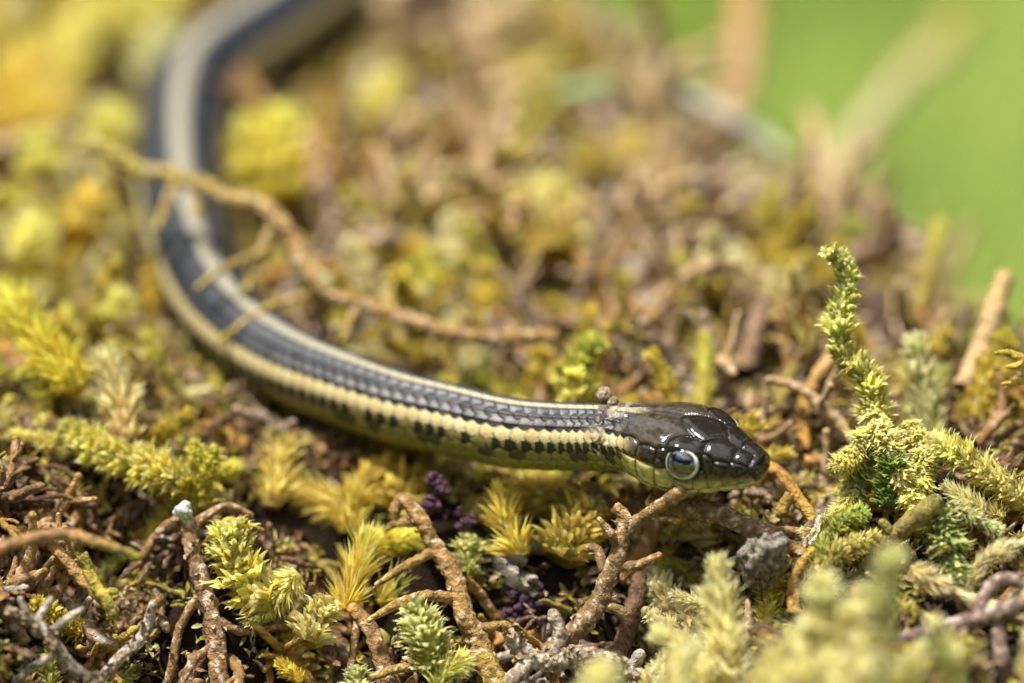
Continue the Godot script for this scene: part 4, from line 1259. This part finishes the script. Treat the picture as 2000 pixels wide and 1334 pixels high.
func scatter() -> void:
	# [mesh, wording, reach in mm, colour family]
	var twigs := []
	var looks := [["ochre", OCHRE, OLIVE, 0.0], ["ochre", lin(0.33, 0.18, 0.06), OCHRE, 0.08], ["brown", BROWN, lin(0.26, 0.15, 0.06), 0.0], ["brown", lin(0.24, 0.13, 0.07), BROWN, 0.12], ["mauve", MAUVE, lin(0.36, 0.26, 0.18), 0.15], ["mauve", lin(0.22, 0.14, 0.09), MAUVE, 0.2], ["tan", TAN, lin(0.46, 0.32, 0.12), 0.1], ["pale crusted", lin(0.38, 0.30, 0.24), lin(0.46, 0.40, 0.33), 0.42], ["olive", lin(0.30, 0.23, 0.05), OLIVE, 0.0]]
	for L in looks:
		for k in 3:
			var s := Shape.new()
			var len_mm := [7.0, 11.0, 15.0][k] as float
			forked_twig(s, len_mm * R(0.9, 1.1), R(0.65, 1.1), [1, 3, 4][k], L[1], L[2], L[3])
			twigs.append([s.mesh(M.twig), "%s %s" % [["stubby", "forked", "long branched"][k], L[0]], len_mm, L[0]])
	var mosses := []
	var tones := [["yellow", YELLOW, lin(0.76, 0.74, 0.24), lin(0.62, 0.60, 0.06)], ["golden", GOLD, lin(0.72, 0.58, 0.16), lin(0.64, 0.46, 0.04)], ["cream", lin(0.58, 0.50, 0.16), lin(0.80, 0.76, 0.44), PALE], ["green", lin(0.30, 0.33, 0.04), lin(0.56, 0.60, 0.22), lin(0.30, 0.40, 0.04)], ["olive", lin(0.42, 0.36, 0.03), lin(0.60, 0.56, 0.14), lin(0.46, 0.43, 0.03)]]
	for T in tones:
		if T[0] in ["cream", "green", "olive"]:
			T = [T[0], lighter(T[1]), lighter(T[2]), lighter(T[3])]
		for k in 4:
			var s := Shape.new()
			var style: Array = [IMBRICATE, PLUMP, FEATHER, BRUSH][k].duplicate()
			var half := R(1.3, 1.8)
			style[0] = float(style[0]) * 0.85 / half
			var pts := [[Vector3.ZERO, half]]
			var dir := Vector3(0, 0, 1)
			for i in 4:
				dir = (dir + Vector3(R(-0.25, 0.25), R(-0.12, 0.28), R(-0.1, 0.1))).normalized()
				pts.append([pts[-1][0] + dir * R(2.0, 3.0), half])
			core(s, smooth(pts, 0.8), style[7], tint(T[1], 0.75))
			leafy(s, smooth(pts, 0.6), half, style, T[1], T[2], T[3])
			mosses.append([s.mesh(M.moss), "%s %s" % [["scaly", "plump", "feathery", "brushlike"][k], T[0]], 9.0, T[0]])
	var placed := {"lichen_twig": [], "moss_shoot": []}
	var tries := 0
	var want := {"lichen_twig": 1800, "moss_shoot": 860}
	for kind in ["lichen_twig", "moss_shoot"]:
		tries = 0
		while placed[kind].size() < want[kind] and tries < 30000:
			tries += 1
			var x := R(-85, 95)
			var z := R(-165, 42)
			var h := ground(x, z)
			if h < -75.0:
				continue
			var n := slope(x, z)
			if rng.randf() > 0.42 / maxf(n.y, 0.42):
				continue
			var at := Vector3(x, h, z)
			var px := pixel(at)
			if px.x < -260 or px.x > 2260 or px.y > 1520 or px.y < -260:
				continue
			# what grows where
			var mossy := 0.5 + 0.9 * grain.get_noise_3d(x * 2.6, 11, z * 2.6)
			if px.x < 420 and px.y < 880: mossy += 0.2
			if px.x < 1250 and px.y > 1010: mossy -= 0.22
			if px.x > 1250 and px.y > 1120: mossy += 0.5
			if px.x > 620 and px.x < 1250 and px.y > 900 and px.y < 1010: mossy += 0.4
			if px.x > 650 and px.x < 1700 and px.y > 250 and px.y < 780: mossy -= 0.28
			if (kind == "moss_shoot") != (mossy > 0.5) and rng.randf() < 0.88:
				continue
			var pick: Array
			if kind == "moss_shoot":
				var want_tone := "yellow"
				var r := rng.randf()
				if px.x > 1200 and px.y > 1050: want_tone = "cream" if r < 0.75 else "yellow"
				elif px.x > 1500: want_tone = "cream" if r < 0.35 else "green" if r < 0.65 else "olive"
				elif px.x < 500 and px.y < 700: want_tone = "golden" if r < 0.4 else "yellow" if r < 0.75 else "cream"
				elif px.y > 860: want_tone = "yellow" if r < 0.55 else "olive" if r < 0.75 else "green" if r < 0.9 else "cream"
				else: want_tone = "olive" if r < 0.4 else "yellow" if r < 0.65 else "cream" if r < 0.85 else "golden"
				var fits := mosses.filter(func(m): return m[3] == want_tone)
				pick = fits[rng.randi() % fits.size()]
			else:
				var r := rng.randf()
				var want_tone := "ochre"
				if px.y > 850 and px.x < 1300: want_tone = "ochre" if r < 0.42 else "brown" if r < 0.75 else "mauve" if r < 0.84 else "pale crusted" if r < 0.92 else "olive"
				elif px.x < 500: want_tone = "ochre" if r < 0.4 else "tan" if r < 0.6 else "brown" if r < 0.8 else "olive"
				else: want_tone = "mauve" if r < 0.3 else "tan" if r < 0.5 else "ochre" if r < 0.72 else "brown" if r < 0.88 else "olive" if r < 0.94 else "pale crusted"
				var fits := twigs.filter(func(m): return m[3] == want_tone)
				pick = fits[rng.randi() % fits.size()]
			var yaw := R(0, TAU)
			var rise := deg_to_rad(R(-8, 30) if kind == "lichen_twig" else R(-5, 55))
			var flat := Vector3(cos(yaw), 0, sin(yaw))
			flat = (flat - n * flat.dot(n)).normalized()
			var dir := (flat * cos(rise) + n * sin(rise)).normalized()
			var side := n.cross(dir).normalized()
			var up := dir.cross(side)
			var k := R(0.7, 1.2) * (1.0 + 0.55 * smoothstep(25.0, 90.0, px.z))
			var lift := R(0.0, 3.4) if kind == "lichen_twig" else R(0.6, 3.2)
			var b := Basis(side, up, dir)
			var org := at + n * lift
			var reach: float = pick[2] * k
			if hits_snake(org, 1.6) or hits_snake(org + dir * reach * 0.35, 1.8) or hits_snake(org + dir * reach * 0.7, 1.8) or hits_snake(org + dir * reach, 2.0):
				continue
			# nothing may stand up in front of the snake or its head
			var tp := pixel(org + dir * reach)
			var tm := pixel(org + dir * reach * 0.5)
			var hide := false
			if px.z < 25.0 and dir.dot(axis_forward()) < -0.45:
				hide = true
			for k2 in 5:
				var q := pixel(org + dir * reach * k2 / 4.0 + up * 0.8)
				if covers(q):
					hide = true
				if q.x > 420 and q.x < 1530 and q.y > 730.0 and q.y < 892.0 + 60.0 * smoothstep(1000.0, 1250.0, q.x) - 0.25 * maxf(0.0, 800.0 - q.x) and q.z < 2.0:
					hide = true
				if q.x < 1280.0 and q.z < -11.0:
					hide = true
			if hide:
				continue
			placed[kind].append([Transform3D(b.scaled_local(Vector3.ONE * k), org * MM), pick, px, reach / (FOCUS + px.z)])
	var same := {}
	for kind in placed:
		var list: Array = placed[kind]
		list.sort_custom(func(a, b): return a[3] > b[3])
		var rest := {}
		var made := 0
		for e in list:
			var px: Vector3 = e[2]
			var seen_here := px.x > 0 and px.x < 2000 and px.y > 0 and px.y < 1334
			if made < 235 and seen_here and absf(px.z) < 60.0:
				made += 1
				var o := MeshInstance3D.new()
				o.name = numbered(kind)
				o.mesh = e[1][0]
				o.transform = e[0]
				add_child(o, true)
				var steep: float = e[0].basis.z.normalized().y
				var lie := "lying flat" if absf(steep) < 0.2 else "rising" if steep > 0.0 else "dipping"
				var label := "%s %s %s %s" % [e[1][1], "lichen twig" if kind == "lichen_twig" else "moss shoot", lie, place_name(px)]
				if kind == "lichen_twig":
					tag(o, label, "lichen", "forked lichen twigs of the tangle")
				else:
					tag(o, label, "moss", "leafy moss shoots of the bed")
				if not same.has(label):
					same[label] = []
				same[label].append([px.x, o])
			else:
				if not rest.has(e[1][0]):
					rest[e[1][0]] = []
				rest[e[1][0]].append(e[0])
		var bed := Node3D.new()
		bed.name = "lichen_tangle" if kind == "lichen_twig" else "moss_carpet"
		add_child(bed)
		tag(bed, "tangled mass of brown lichen twigs covering the mound" if kind == "lichen_twig" else "carpet of yellow moss shoots covering the mound", "lichen" if kind == "lichen_twig" else "moss", "", "stuff")
		for m in rest:
			var mm := MultiMesh.new()
			mm.transform_format = MultiMesh.TRANSFORM_3D
			mm.mesh = m
			mm.instance_count = rest[m].size()
			for i in rest[m].size():
				mm.set_instance_transform(i, rest[m][i])
			var g := MultiMeshInstance3D.new()
			g.name = "twigs" if kind == "lichen_twig" else "shoots"
			g.multimesh = mm
			bed.add_child(g, true)
			g.set_meta("kind", "stuff")
	for label in same:
		var alike: Array = same[label]
		if alike.size() > 1:
			alike.sort_custom(func(a, b): return a[0] < b[0])
			for i in alike.size():
				var which: String = "leftmost " if i == 0 else "rightmost " if i == alike.size() - 1 else "middle " if alike.size() == 3 else ["", "second ", "third ", "fourth ", "fifth ", "sixth "][mini(i, 5)]
				alike[i][1].set_meta("label", which + label)
	underwood(twigs)
	litter()

# crumbs, torn leaves and flakes lying in the tangle, a mass nobody could count
func litter() -> void:
	var kinds := []
	for k in 6:
		var s := Shape.new()
		var col: Color = [lin(0.30, 0.18, 0.08), lin(0.42, 0.32, 0.20), YELLOW, lin(0.5, 0.44, 0.12), lin(0.16, 0.10, 0.06), lin(0.40, 0.36, 0.06)][k]
		for i in 9:
			var d := Vector3(R(-1, 1), R(-0.3, 1), R(-1, 1)).normalized()
			leaf(s, Vector3(R(-1.2, 1.2), R(-0.3, 0.6), R(-1.2, 1.2)), d, Vector3(R(-0.5, 0.5), 1, R(-0.5, 0.5)).normalized(), R(0.7, 1.8), R(0.3, 0.8), R(0.1, 0.4), R(-0.2, 0.4), tint(col, R(0.6, 1.2)), tint(col, R(0.8, 1.5)))
		kinds.append(s.mesh(M.moss if k in [2, 3, 5] else M.twig))
	var bed := Node3D.new()
	bed.name = "leaf_litter"
	add_child(bed)
	tag(bed, "crumbs and torn leaf scraps strewn through the moss", "litter", "", "stuff")
	var spots := []
	for k in 6:
		spots.append([])
	for i in 15000:
		var x := R(-75, 85)
		var z := R(-150, 40)
		var h := ground(x, z)
		var at := Vector3(x, h + R(0.0, 3.0), z)
		if h < -75.0 or hits_snake(at, 1.2) or covers(pixel(at)):
			continue
		spots[rng.randi() % 6].append(Transform3D(Basis.from_euler(Vector3(R(-0.9, 0.9), R(0, TAU), R(-0.9, 0.9))), at * MM))
	for k in 6:
		var mm := MultiMesh.new()
		mm.transform_format = MultiMesh.TRANSFORM_3D
		mm.mesh = kinds[k]
		mm.instance_count = spots[k].size()
		for i in spots[k].size():
			mm.set_instance_transform(i, spots[k][i])
		var g := MultiMeshInstance3D.new()
		g.name = "scraps"
		g.multimesh = mm
		bed.add_child(g, true)
		g.set_meta("kind", "stuff")

# short broken twigs deep in the front of the mound, too many and too dark to count
func underwood(twigs: Array) -> void:
	var bed := Node3D.new()
	bed.name = "broken_twigs"
	add_child(bed)
	tag(bed, "short broken twigs heaped in the shaded front of the mound", "litter", "", "stuff")
	var per := {}
	for i in 2800:
		var x := R(-70, 75)
		var z := R(-34, 34)
		var h := ground(x, z)
		var at := Vector3(x, h + R(-0.3, 2.2), z)
		if h < -70.0 or hits_snake(at, 2.5) or covers(pixel(at)):
			continue
		var d := Vector3(R(-1, 1), R(-0.4, 0.6), R(-1, 1)).normalized()
		var k := R(0.35, 0.65)
		var brown := twigs.filter(func(t): return t[3] in ["brown", "ochre", "olive"])
		var m: Mesh = brown[rng.randi() % brown.size()][0]
		var side := d.cross(Vector3.UP).normalized()
		if not per.has(m):
			per[m] = []
		if hits_snake(at + d * 7.0 * k, 2.0) or covers(pixel(at + d * 6.0 * k)):
			continue
		per[m].append(Transform3D(Basis(side, d.cross(side), d).scaled_local(Vector3.ONE * k), at * MM))
	for m in per:
		var mm := MultiMesh.new()
		mm.transform_format = MultiMesh.TRANSFORM_3D
		mm.mesh = m
		mm.instance_count = per[m].size()
		for i in per[m].size():
			mm.set_instance_transform(i, per[m][i])
		var g := MultiMeshInstance3D.new()
		g.name = "twigs"
		g.multimesh = mm
		bed.add_child(g, true)
		g.set_meta("kind", "stuff")
